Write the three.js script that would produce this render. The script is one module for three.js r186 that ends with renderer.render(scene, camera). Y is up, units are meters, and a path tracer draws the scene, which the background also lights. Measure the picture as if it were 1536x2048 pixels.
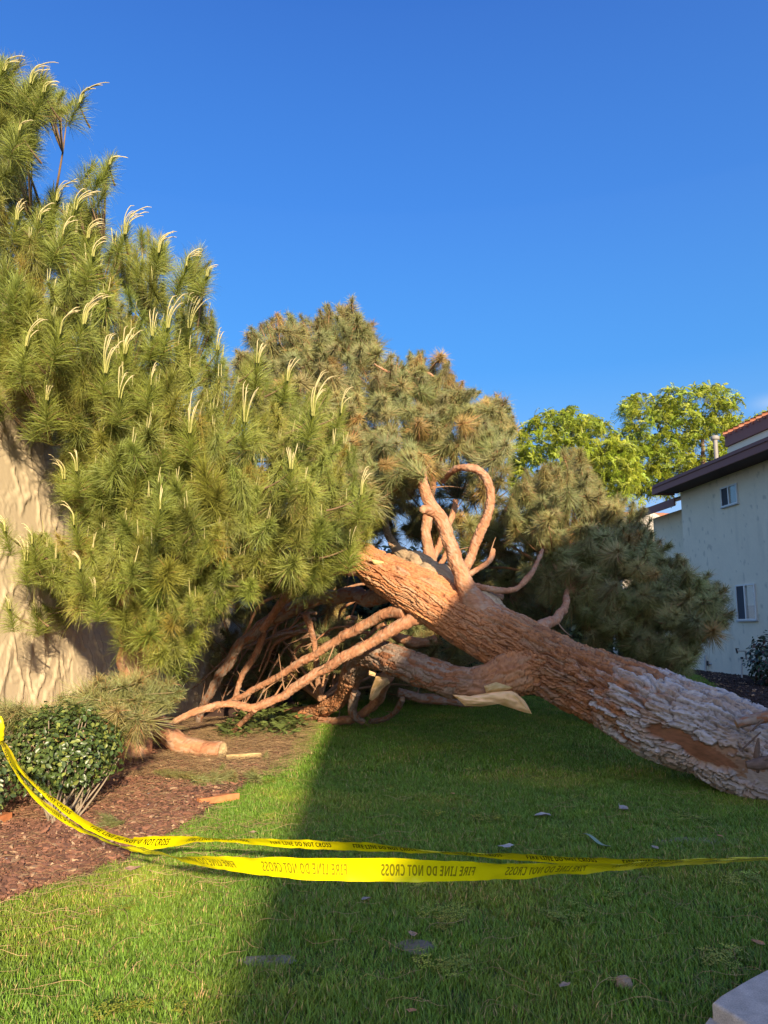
import * as THREE from 'three';
import { ImprovedNoise } from 'three/addons/math/ImprovedNoise.js';
import { mergeGeometries } from 'three/addons/utils/BufferGeometryUtils.js';

// ------------------------------------------------------------ camera, sky, sun, exposure
const scene = new THREE.Scene();
const EYE = 1.55, PITCH = THREE.MathUtils.degToRad(8.65), FOCAL = 1538;
const camera = new THREE.PerspectiveCamera(2 * THREE.MathUtils.radToDeg(Math.atan(1024 / FOCAL)), 0.75, 0.1, 900);
camera.position.set(0, EYE, 0);
camera.rotation.set(PITCH, 0, 0);
scene.add(camera);
const renderer = new THREE.WebGLRenderer();
renderer.toneMapping = THREE.LinearToneMapping;
const EXPOSURE = 1.8;
renderer.toneMappingExposure = EXPOSURE;
renderer.shadowMap.enabled = true;

const SUN_AZ = THREE.MathUtils.degToRad(16), SUN_EL = THREE.MathUtils.degToRad(16);
const toSun = new THREE.Vector3(Math.sin(SUN_AZ) * Math.cos(SUN_EL), Math.sin(SUN_EL), Math.cos(SUN_AZ) * Math.cos(SUN_EL));
const noiseGen = new ImprovedNoise();
const N3 = (x, y, z) => noiseGen.noise(x, y, z);
const fbm = (x, y, z, o = 4) => { let s = 0, a = 0.5; for (let i = 0; i < o; i++) { s += a * N3(x, y, z); x = x * 2.03 + 7.1; y = y * 2.03 + 3.7; z = z * 2.03 + 1.3; a *= 0.5; } return s; };
const sm = (a, b, x) => { const t = Math.min(1, Math.max(0, (x - a) / (b - a))); return t * t * (3 - 2 * t); };
const lerp = (a, b, t) => a + (b - a) * t;
{
  const W = 1024, H = 512, data = new Float32Array(W * H * 4);
  const stops = [[-90, 0.16, 0.17, 0.15], [-1, 0.35, 0.40, 0.44], [0, 0.62, 0.74, 0.90], [5, 0.45, 0.66, 0.93], [11, 0.24, 0.53, 0.94], [18.5, 0.125, 0.40, 0.92], [30, 0.082, 0.285, 0.82], [42, 0.052, 0.20, 0.68], [60, 0.040, 0.15, 0.54], [90, 0.036, 0.13, 0.48]];
  for (let j = 0; j < H; j++) {
    const el = ((j + 0.5) / H - 0.5) * 180, y = Math.sin(el * Math.PI / 180), c = Math.cos(el * Math.PI / 180);
    let k = 0; while (k < stops.length - 2 && el > stops[k + 1][0]) k++;
    const t = (el - stops[k][0]) / (stops[k + 1][0] - stops[k][0]);
    for (let i = 0; i < W; i++) {
      const az = ((i + 0.5) / W - 0.5) * 2 * Math.PI, x = c * Math.cos(az), z = c * Math.sin(az);
      const ang = Math.acos(Math.min(1, Math.max(-1, x * toSun.x + y * toSun.y + z * toSun.z))) * 180 / Math.PI;
      // clear-sky gradation: brightest and whitest round the sun, darkest and bluest opposite it
      const ar = ang * Math.PI / 180, gain = (1 + 10 * Math.exp(-3 * ar) + 0.45 * Math.cos(ar) ** 2) / 1.24, white = el > 0 ? Math.min(0.8, 1.3 * Math.exp(-ang / 36)) : 0;
      // one thin wisp of cloud low over the right-hand roofs and a few more all round the sky
      let cl = 0;
      if (el > 4 && el < 30) cl = 0.55 * sm(0.16, 0.5, fbm(az * 2.2 + 4.02, el * 0.32, 2.2, 4)) * sm(4, 10, el) * sm(24, 15, el);
      const wisp = sm(3.2, 0, Math.abs((az + Math.PI / 2) * 180 / Math.PI - 28.6)) * sm(0.7, 0, Math.abs(el - 14.9 - 0.12 * ((az + Math.PI / 2) * 180 / Math.PI - 27) - 0.3 * N3(az * 30, el, 3))) * 0.5;
      cl = Math.min(0.6, cl * 0.5 * (Math.abs(az + Math.PI / 2) < 0.6 ? 0 : 1) + wisp);
      const o = (j * W + i) * 4;
      for (let q = 0; q < 3; q++) {
        const lum = 0.25 * stops[k][1] + 0.5 * stops[k][2] + 0.25 * stops[k][3];
        let v = lerp(stops[k][q + 1], stops[k + 1][q + 1], t) * (el > 0 ? [lerp(1, 0.74, sm(8, 20, el)), 1.0, 1.08][q] : 1); if (el > 0) v = lerp(v, Math.max(lum, 0.32) * [1.05, 1.0, 0.88][q], white) * gain;
        v = lerp(v, [0.85, 0.92, 1.0][q], cl);
        data[o + q] = v / EXPOSURE;
      }
      data[o + 3] = 1;
    }
  }
  const tex = new THREE.DataTexture(data, W, H, THREE.RGBAFormat, THREE.FloatType);
  tex.mapping = THREE.EquirectangularReflectionMapping;
  tex.magFilter = THREE.LinearFilter; tex.minFilter = THREE.LinearFilter;
  tex.wrapS = THREE.RepeatWrapping;
  tex.needsUpdate = true;
  scene.background = tex; scene.environment = tex;
}
const sun = new THREE.DirectionalLight(new THREE.Color(1.0, 0.80, 0.54), 5.0);
sun.position.copy(toSun).multiplyScalar(60); sun.target.position.set(0, 1, -10);
sun.position.add(sun.target.position);
sun.castShadow = true;
Object.assign(sun.shadow.camera, { left: -30, right: 30, top: 30, bottom: -30, near: 1, far: 140 });
sun.shadow.mapSize.set(2048, 2048);
scene.add(sun, sun.target);

// ------------------------------------------------------------ helpers
const V = (x, y, z) => new THREE.Vector3(x, y, z);
const TAU = Math.PI * 2, CP = Math.cos(PITCH), SP = Math.sin(PITCH);
function rng(seed) { let a = seed >>> 0; return () => { a = (a + 0x6D2B79F5) | 0; let t = Math.imul(a ^ (a >>> 15), 1 | a); t = (t + Math.imul(t ^ (t >>> 7), 61 | t)) ^ t; return ((t ^ (t >>> 14)) >>> 0) / 4294967296; }; }
function hash(i, j, k = 0) { let h = Math.imul(i | 0, 374761393) ^ Math.imul(j | 0, 668265263) ^ Math.imul(k | 0, 2147483647 - 59); h = Math.imul(h ^ (h >>> 13), 1274126177); h ^= h >>> 16; h = Math.imul(h, 2246822519); return ((h ^ (h >>> 15)) >>> 0) / 4294967296; }
// survey helpers: a sight line read off the photograph and a distance give a place in the world
function at(px, py, d) { const x = (px - 768) / FOCAL * d, u = (1024 - py) / FOCAL * d; return V(x, EYE + u * CP + d * SP, -(d * CP - u * SP)); }
function onGround(px, py, y = 0) { const a = at(px, py, 1), t = (EYE - y) / (EYE - a.y); return V(a.x * t, y, a.z * t); }
function landHeight(x, z) { return 0.28 * sm(4.6, 8.2, x) * sm(6.5, 11, -z) + 0.018 * N3(x * 0.5, 0, z * 0.5) * sm(3, 6, -z); }

const taken = new Map();
function numbered(name) { const n = taken.get(name) ?? 0; taken.set(name, n + 1); return n ? name + '_' + String(n).padStart(3, '0') : name; }
function tag(o, label, category, group) { o.userData.label = label; o.userData.category = category; if (group) o.userData.group = group; return o; }
function shade(o) { o.castShadow = true; o.receiveShadow = true; return o; }
function part(name, geometry, material, parent, opts = {}) {
  const m = shade(new THREE.Mesh(geometry, material)); m.name = parent === scene ? numbered(name) : name;
  if (parent !== scene) { const used = parent.userData._n ?? (parent.userData._n = {}); const k = used[name] ?? 0; used[name] = k + 1; if (k) m.name = name + '_' + String(k).padStart(3, '0'); }
  if (opts.kind) m.userData.kind = opts.kind; if (opts.label) m.userData.label = opts.label;
  parent.add(m); return m;
}
function thing(name, label, category, pos = V(0, 0, 0), turn = 0, group) {
  const g = new THREE.Group(); g.name = numbered(name); g.position.copy(pos); g.rotation.y = turn; tag(g, label, category, group); scene.add(g); return g;
}
function sub(name, parent) { const g = new THREE.Group(); const used = parent.userData._n ?? (parent.userData._n = {}); const k = used[name] ?? 0; used[name] = k + 1; g.name = k ? name + '_' + String(k).padStart(3, '0') : name; parent.add(g); return g; }
function instanced(name, geometry, material, list, parent, color) {   // list of {m, c}
  const im = shade(new THREE.InstancedMesh(geometry, material, list.length)); im.name = parent === scene ? numbered(name) : name; im.userData.kind = 'stuff';
  list.forEach((e, i) => { im.setMatrixAt(i, e.m); if (e.c) im.setColorAt(i, e.c); });
  parent.add(im); return im;
}
function geo(pos, idx, col, uv) {
  const g = new THREE.BufferGeometry(); g.setAttribute('position', new THREE.BufferAttribute(new Float32Array(pos), 3));
  if (col) g.setAttribute('color', new THREE.BufferAttribute(new Float32Array(col), 3));
  if (uv) g.setAttribute('uv', new THREE.BufferAttribute(new Float32Array(uv), 2));
  if (idx) g.setIndex(idx); g.computeVertexNormals(); return g;
}
function box(w, h, d, x = 0, y = 0, z = 0) { const g = new THREE.BoxGeometry(w, h, d); g.translate(x, y, z); return g; }
const std = (c, rough = 0.9, o = {}) => new THREE.MeshStandardMaterial({ color: new THREE.Color().setRGB(...c), roughness: rough, ...o });
const vmat = (rough = 0.9, o = {}) => new THREE.MeshStandardMaterial({ vertexColors: true, roughness: rough, side: THREE.DoubleSide, ...o });
const rgb = (r, g, b) => new THREE.Color().setRGB(r, g, b);
function noiseTexture(w, h, fn, srgb = false) {
  const data = new Uint8Array(w * h * 4);
  for (let j = 0; j < h; j++) for (let i = 0; i < w; i++) { const c = fn(i, j), o = (j * w + i) * 4; data[o] = c[0]; data[o + 1] = c[1]; data[o + 2] = c[2]; data[o + 3] = 255; }
  const t = new THREE.DataTexture(data, w, h); t.wrapS = t.wrapT = THREE.RepeatWrapping; t.magFilter = THREE.LinearFilter; t.minFilter = THREE.LinearMipmapLinearFilter; t.generateMipmaps = true;
  if (srgb) t.colorSpace = THREE.SRGBColorSpace; t.needsUpdate = true; return t;
}
const matrixOf = (() => { const q = new THREE.Quaternion(), q2 = new THREE.Quaternion(), s = V(1, 1, 1), up = V(0, 1, 0); return (p, axis, spin, sc) => { q.setFromUnitVectors(up, axis); q2.setFromAxisAngle(up, spin); q.multiply(q2); return new THREE.Matrix4().compose(p, q, typeof sc === 'number' ? s.set(sc, sc, sc) : sc); }; })();
function inPoly(poly, x, y) { let c = false; for (let i = 0, j = poly.length - 1; i < poly.length; j = i++) { const [xi, yi] = poly[i], [xj, yj] = poly[j]; if ((yi > y) !== (yj > y) && x < (xj - xi) * (y - yi) / (yj - yi) + xi) c = !c; } return c; }
function edgeDist(poly, x, y) { let best = 1e9; for (let i = 0, j = poly.length - 1; i < poly.length; j = i++) { const [ax, ay] = poly[j], [bx, by] = poly[i]; const dx = bx - ax, dy = by - ay; const t = Math.min(1, Math.max(0, ((x - ax) * dx + (y - ay) * dy) / (dx * dx + dy * dy + 1e-9))); best = Math.min(best, Math.hypot(x - ax - t * dx, y - ay - t * dy)); } return best; }

// ------------------------------------------------------------ bark limbs: tubes whose skin is split into raised plates
function resample(pts, ds, jitter = 0.5) {
  const curve = new THREE.CatmullRomCurve3(pts.map((q) => q.p), false, 'centripetal'), n = pts.length, fine = [], M = (n - 1) * 40;
  for (let i = 0; i <= M; i++) { const u = i / M, f = u * (n - 1), k = Math.min(n - 2, Math.floor(f)), t = f - k; fine.push({ p: curve.getPoint(u), r: lerp(pts[k].r, pts[k + 1].r, t * t * (3 - 2 * t) * 0.5 + t * 0.5) }); }
  const cum = [0]; for (let i = 1; i < fine.length; i++) cum.push(cum[i - 1] + fine[i].p.distanceTo(fine[i - 1].p));
  const L = cum[cum.length - 1], rings = Math.max(4, Math.round(L / ds)), out = [];
  for (let i = 0, k = 0; i <= rings; i++) { const s = L * i / rings; while (k < cum.length - 2 && cum[k + 1] < s) k++; const t = (s - cum[k]) / Math.max(1e-9, cum[k + 1] - cum[k]); { const pp = fine[k].p.clone().lerp(fine[k + 1].p, t), rr = fine[k].r * jitter, e = Math.min(1, s, (L - s)); pp.x += rr * e * (N3(s * 1.7, fine[0].p.x * 3, 1) + 0.8 * N3(s * 4.5, fine[0].p.x * 5, 1)); pp.y += rr * e * (N3(s * 1.9, 5, fine[0].p.x * 3) + 0.8 * N3(s * 4.7, 5, fine[0].p.x * 5)); pp.z += rr * e * N3(9, s * 1.8, fine[0].p.x * 3); out.push({ p: pp, r: lerp(fine[k].r, fine[k + 1].r, t), s }); } }
  return out;
}
function barkTube(pts, o = {}) {
  const { ds = 0.018, cl = 0.075, cw = 0.022, plate = 0.008, seed = 1, color, lump = 0.05, wave = 0 } = o, rings = resample(pts, ds, o.jitter);
  const rMean = rings.reduce((a, q) => a + q.r, 0) / rings.length, segs = Math.max(10, Math.min(330, Math.round(TAU * rMean / ds))), cells = Math.max(4, Math.round(TAU * rMean / cw));
  const pos = [], col = [], idx = [];
  let nrm = null; const tan = V(0, 0, 0), bin = V(0, 0, 0), dir = V(0, 0, 0), prev = V(0, 0, 0);
  rings.forEach((q, i) => {
    tan.copy(rings[Math.min(rings.length - 1, i + 1)].p).sub(rings[Math.max(0, i - 1)].p).normalize();
    if (!nrm) { nrm = V(0, 1, 0); if (Math.abs(tan.y) > 0.9) nrm.set(1, 0, 0); nrm.addScaledVector(tan, -nrm.dot(tan)).normalize(); }
    else { nrm.addScaledVector(tan, -nrm.dot(tan)).normalize(); }
    bin.crossVectors(tan, nrm);
    prev.copy(tan);
    for (let k = 0; k < segs; k++) {
      const th = k / segs * TAU;
      dir.copy(nrm).multiplyScalar(Math.cos(th)).addScaledVector(bin, Math.sin(th));
      const wx = q.p.x + dir.x * q.r, wy = q.p.y + dir.y * q.r, wz = q.p.z + dir.z * q.r;
      const n1 = N3(wx * 5 + seed, wy * 5, wz * 5), n2 = N3(wx * 13, wy * 13 + seed, wz * 13), n3 = N3(wx * 45, wy * 45, wz * 45);
      const amp = o.amp ? o.amp(q.s) : 1, a = q.s / cl + 0.40 * n1 + 0.18 * n2, b = th / TAU * cells + 0.45 * n1 + 0.28 * n2, ia = Math.floor(a), ib = Math.floor(b);
      let f1 = 9, f2 = 9, ci = 0, cj = 0;
      for (let u = -1; u <= 1; u++) for (let v = -1; v <= 1; v++) {
        const jj = ((ib + v) % cells + cells) % cells, hx = hash(ia + u, jj, seed), hy = hash(jj, ia + u, seed + 77);
        const dx = ia + u + 0.1 + 0.8 * hx - a, dy = ib + v + 0.1 + 0.8 * hy - b, d = Math.hypot(dx, dy);
        if (d < f1) { f2 = f1; f1 = d; ci = ia + u; cj = jj; } else if (d < f2) f2 = d;
      }
      let fine = 0;
      if (o.fine) { const a2 = q.s / (cl * 0.36) + 0.7 * n2 + 0.5 * n1, cc = cells * 2, b2 = th / TAU * cc + 1.1 * n1 + 0.7 * n2, i2 = Math.floor(a2), j2 = Math.floor(b2); let g1 = 9, g2 = 9, cu = 0, cv = 0; for (let u = -1; u <= 1; u++) for (let v = -1; v <= 1; v++) { const jj = ((j2 + v) % cc + cc) % cc, dx = i2 + u + 0.1 + 0.8 * hash(i2 + u, jj, seed + 21) - a2, dy = j2 + v + 0.1 + 0.8 * hash(jj, i2 + u, seed + 33) - b2, d = Math.hypot(dx, dy); if (d < g1) { g2 = g1; g1 = d; cu = i2 + u; cv = jj; } else if (d < g2) g2 = d; } fine = o.fine * (sm(0.02, 0.16, g2 - g1) * (0.5 + hash(cu, cv, seed + 44)) - 0.6); }
      const e = f2 - f1, c1 = hash(ci, cj, seed + 5), c2 = hash(ci, cj, seed + 9);
      let furrow = 0; if (o.furrow) { const k = Math.abs(N3(q.s * 1.5 + seed, Math.cos(th) * q.r * 13 + 0.3 * n1, Math.sin(th) * q.r * 13)) + 0.10 * n2; furrow = o.furrow * (1 - sm(0.01, 0.10, k)); }
      const rise = sm(0.015, 0.14, e), grain = N3(q.s * 7, th * q.r * 55 + 3 * n1, seed) ;
      let flat = 1; if (o.peel) flat = o.peel(q, th, wx, wy, wz);
      let h = plate * amp * flat * (rise * (0.42 + 0.85 * c1 + 0.3 * (c2 - 0.5) * (a - ci - 0.5)) - 0.7 + fine + 0.16 * grain + 0.22 * n3 + 0.12 * n2) + lump * q.r * (N3(wx * 1.6 / Math.max(q.r, 0.1) * 0.25, wy * 2, wz * 2) + 0.7 * N3(wx * 6, wy * 6 + seed, wz * 6)) - (1 - flat) * plate * 1.1;
      h -= furrow * flat * amp; if (wave) h += wave * q.r * Math.sin(q.s * 9 / q.r * 0.12 + n1 * 3);
      const R = q.r + h;
      pos.push(q.p.x + dir.x * R, q.p.y + dir.y * R, q.p.z + dir.z * R);
      col.push(...color({ q, th, c1, c2, e, rise, n1, n2, n3, flat, grain, x: wx, y: wy, z: wz }));
    }
  });
  for (let i = 0; i < rings.length - 1; i++) for (let k = 0; k < segs; k++) { const a = i * segs + k, b = i * segs + (k + 1) % segs, c = a + segs, d = b + segs; idx.push(a, c, b, b, c, d); }
  for (const end of [0, rings.length - 1]) { const c = pos.length / 3, q = rings[end]; pos.push(q.p.x, q.p.y, q.p.z); col.push(...(o.endColor ?? [0.42, 0.26, 0.13])); for (let k = 0; k < segs; k++) { const a = end * segs + k, b = end * segs + (k + 1) % segs; if (end) idx.push(a, c, b); else idx.push(a, b, c); } }
  return geo(pos, idx, col);
}
const mix3 = (a, b, t) => [lerp(a[0], b[0], t), lerp(a[1], b[1], t), lerp(a[2], b[2], t)];
const mul3 = (a, k) => [a[0] * k, a[1] * k, a[2] * k];
const RED_A = [0.47, 0.205, 0.085], RED_B = [0.31, 0.132, 0.062], RED_C = [0.42, 0.255, 0.145], GREY_A = [0.52, 0.475, 0.455], GREY_B = [0.42, 0.36, 0.325], PINK = [0.44, 0.335, 0.265];
function redBark(v) { let c = mix3(RED_B, RED_A, sm(0.1, 0.9, v.c1 * 0.7 + 0.3 + 0.35 * v.n2)); c = mix3(c, RED_C, sm(0.55, 0.95, v.c2) * 0.7); if (v.rise < 0.5) c = mix3(c, [0.17, 0.075, 0.045], 0.5 * (1 - v.rise * 2)); return mul3(c, 1 + 0.22 * v.n3 + 0.2 * v.grain); }  // low rise darkens: crack shade mixed into the bark colour
function limbBark(v) { let c = mix3([0.48, 0.235, 0.12], [0.38, 0.165, 0.085], v.c1); c = mix3(c, [0.45, 0.31, 0.21], 0.7 * sm(0.5, 1.0, v.c2 + 0.35 * v.n1)); c = mix3(c, [0.30, 0.14, 0.08], 0.5 * sm(0.0, 0.5, v.n2 - 0.1)); return mul3(c, 1 + 0.25 * v.n3 + 0.2 * v.grain); }
function greyLimb(v) { let c = mix3([0.34, 0.265, 0.21], [0.26, 0.175, 0.125], v.c1); c = mix3(c, RED_B, sm(0.5, 0.9, v.c2)); return mul3(c, 0.92 + 0.2 * v.n3); }
const barkMat = vmat(0.92);
const pathOf = (list) => list.map(([px, py, d, r]) => ({ p: at(px, py, d), r }));

// ------------------------------------------------------------ the setting: ground, lawn, mulch beds
const edgePx = [[-160, 1870], [0, 1815], [150, 1765], [250, 1727], [330, 1690], [420, 1628], [480, 1585], [530, 1548], [580, 1510], [600, 1475], [610, 1450]];
const bedEdge = edgePx.map(([x, y]) => { const g = onGround(x, y); return [g.x, -g.z]; });            // [x, distance ahead]
bedEdge.unshift([-3.1, 2.2], [-2.75, 3.2]); bedEdge.push([-1.6, 15.5], [-2.2, 19]);
function bedEdgeX(d) { if (d <= bedEdge[0][1]) return bedEdge[0][0]; for (let i = 1; i < bedEdge.length; i++) if (d <= bedEdge[i][1]) return lerp(bedEdge[i - 1][0], bedEdge[i][0], (d - bedEdge[i - 1][1]) / (bedEdge[i][1] - bedEdge[i - 1][1])); return bedEdge[bedEdge.length - 1][0]; }
const rightEdge = [[7.5, 2], [6.6, 7], [6.05, 11], [6.25, 12.6], [6.75, 14.6], [7.4, 17.3], [8.5, 21], [9.2, 24.5]];
function rightEdgeX(d) { if (d <= rightEdge[0][1]) return rightEdge[0][0]; for (let i = 1; i < rightEdge.length; i++) if (d <= rightEdge[i][1]) return lerp(rightEdge[i - 1][0], rightEdge[i][0], (d - rightEdge[i - 1][1]) / (rightEdge[i][1] - rightEdge[i - 1][1])); return 30; }
{
  const groundTex = noiseTexture(512, 512, (i, j) => { const a = fbm(i / 40, j / 40, 1, 4), b = N3(i / 3, j / 3, 5); const k = 1 + 0.5 * a + 0.25 * b; return [62 * k, 78 * k, 34 * k].map((x) => Math.max(0, Math.min(255, x))); }, true);
  groundTex.repeat.set(60, 60);
  const far = new THREE.PlaneGeometry(1600, 1600); far.rotateX(-Math.PI / 2);
  const g = part('ground', far, new THREE.MeshStandardMaterial({ map: groundTex, roughness: 1 }), scene, { kind: 'structure' }); g.position.y = -0.35;
  // the lawn as one gently uneven sheet
  const NX = 150, ND = 170, pos = [], idx = [], col = [];
  for (let j = 0; j <= ND; j++) for (let i = 0; i <= NX; i++) {
    const d = lerp(-12, 34, j / ND), x = lerp(-16, 18, i / NX), y = landHeight(x, -d);
    pos.push(x, y, -d); const k = 1 + 0.3 * fbm(x * 1.5, d * 1.5, 3, 3), w = sm(0.0, 0.4, fbm(x * 0.7, d * 0.7, 9, 3)); col.push((0.055 + 0.05 * w) * k, (0.075 + 0.03 * w) * k, (0.022 + 0.01 * w) * k);
  }
  for (let j = 0; j < ND; j++) for (let i = 0; i < NX; i++) { const a = j * (NX + 1) + i; idx.push(a, a + 1, a + NX + 1, a + 1, a + NX + 2, a + NX + 1); }
  part('lawn', geo(pos, idx, col), vmat(1), scene, { kind: 'structure' });
  // mulch beds: sheets a little proud of the lawn
  const bed = (name, inner, outer, d0, d1, c, seed) => {
    const A = 90, B = 150, p = [], ix = [], cc = [];
    for (let j = 0; j <= B; j++) for (let i = 0; i <= A; i++) {
      const d = lerp(d0, d1, j / B), t = i / A, x = lerp(inner(d), outer(d), t), edge = Math.min(1, t * 14);
      p.push(x, landHeight(x, -d) - 0.02 + 0.05 * Math.sqrt(edge) + 0.018 * edge * fbm(x * 9, d * 9, seed, 3), -d);
      const k = 1 + 0.5 * fbm(x * 14, d * 14, seed + 3, 3); cc.push(c[0] * k, c[1] * k, c[2] * k);
    }
    for (let j = 0; j < B; j++) for (let i = 0; i < A; i++) { const a = j * (A + 1) + i; ix.push(a, a + 1, a + A + 1, a + 1, a + A + 2, a + A + 1); }
    return part(name, geo(p, ix, cc), vmat(1), scene, { kind: 'structure' });
  };
  bed('mulch_bed', (d) => bedEdgeX(d) + 0.03 * N3(d * 3, 1, 1), () => -5.0, 1.0, 19, [0.13, 0.062, 0.042], 11);
  bed('mulch_bed', (d) => rightEdgeX(d) + 0.08 * N3(d * 3, 4, 1), () => 12, 3, 25.5, [0.055, 0.036, 0.030], 21);
}

// ------------------------------------------------------------ buildings
const stuccoMat = vmat(0.95);
function reliefWall(len, height, step, depth, base, seed, lace) {  // a wall skin in its own x (along) and y, relief towards +z
  const nx = Math.round(len / step), ny = Math.round(height / step), pos = [], idx = [], col = [];
  for (let j = 0; j <= ny; j++) for (let i = 0; i <= nx; i++) {
    const x = len * i / nx, y = height * j / ny; let h = 0;
    if (lace) {  // trowelled skip lace: sharp-edged raised dabs that sag downwards
      const wx = x + 0.10 * N3(x * 2.6, y * 1.7, seed), wy = y + 0.14 * N3(x * 1.9, y * 1.3, seed + 8);
      const r1 = 1 - Math.abs(N3(wx * 3.6, wy * 1.7, seed + 1) + 0.12 * N3(wx * 14, wy * 9, 3)) * 8, r2 = sm(-0.02, 0.03, N3(wx * 2.4 + 9, wy * 1.4, seed + 4) + 0.1 * N3(wx * 12, wy * 8, 6)), r3 = 1 - Math.abs(N3(wx * 7.5, wy * 4.5, seed + 2) - 0.12) * 9;
      h = depth * (0.9 * Math.max(0, r1) ** 1.3 + 0.55 * r2 + 0.5 * Math.max(0, r3) ** 1.3 + 0.25 * N3(x * 2, y * 1.2, 8)) + 0.0028 * N3(x * 30, y * 30, seed);
    } else h = depth * (0.35 * fbm(x * 3, y * 3, seed, 3) + 0.5 * fbm(x * 16, y * 16, seed + 3, 2));
    pos.push(x, y, h);
    const k = 1 + 0.10 * fbm(x * 1.2, y * 1.2, seed + 6, 3) + 0.05 * N3(x * 30, y * 30, seed); const st = lace ? 0 : sm(0.12, 0.4, fbm(x * 2.5, y * 0.5, seed + 12, 4)) * 0.10 + 0.25 * sm(0.46, 0.54, N3(x * 7, y * 5, seed + 17));
    col.push(base[0] * k * (1 - st), base[1] * k * (1 - st), base[2] * k * (1 - st));
  }
  for (let j = 0; j < ny; j++) for (let i = 0; i < nx; i++) { const a = j * (nx + 1) + i; idx.push(a, a + 1, a + nx + 1, a + 1, a + nx + 2, a + nx + 1); }
  return geo(pos, idx, col);
}
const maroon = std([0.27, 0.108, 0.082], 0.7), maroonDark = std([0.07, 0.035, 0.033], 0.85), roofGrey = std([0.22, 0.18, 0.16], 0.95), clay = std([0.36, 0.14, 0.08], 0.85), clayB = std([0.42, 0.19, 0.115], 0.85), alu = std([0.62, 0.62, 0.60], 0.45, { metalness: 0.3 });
{ // left building: tan trowelled stucco, seen at a slant behind the pine
  const b = thing('stucco_building', 'tan building with rough trowelled stucco wall on the left behind the green pine', 'building', V(-5.55, 0, 2), -0.12);
  const skin = reliefWall(21, 4.7, 0.024, 0.020, [0.70, 0.575, 0.385], 3.3, true); skin.rotateY(Math.PI / 2);
  part('wall', skin, stuccoMat, b);
  part('wall_core', box(6, 4.7, 21, -3.004, 2.35, -10.5), std([0.45, 0.38, 0.26], 0.95), b);
  const roof = new THREE.Shape([new THREE.Vector2(0.45, 4.76), new THREE.Vector2(-3, 5.9), new THREE.Vector2(-6.6, 4.76), new THREE.Vector2(-6.6, 4.71), new THREE.Vector2(0.45, 4.71)]);
  const rg = new THREE.ExtrudeGeometry(roof, { depth: 22, bevelEnabled: false }); rg.translate(0, 0, -21.5); part('roof', rg, roofGrey, b);
}
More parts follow.
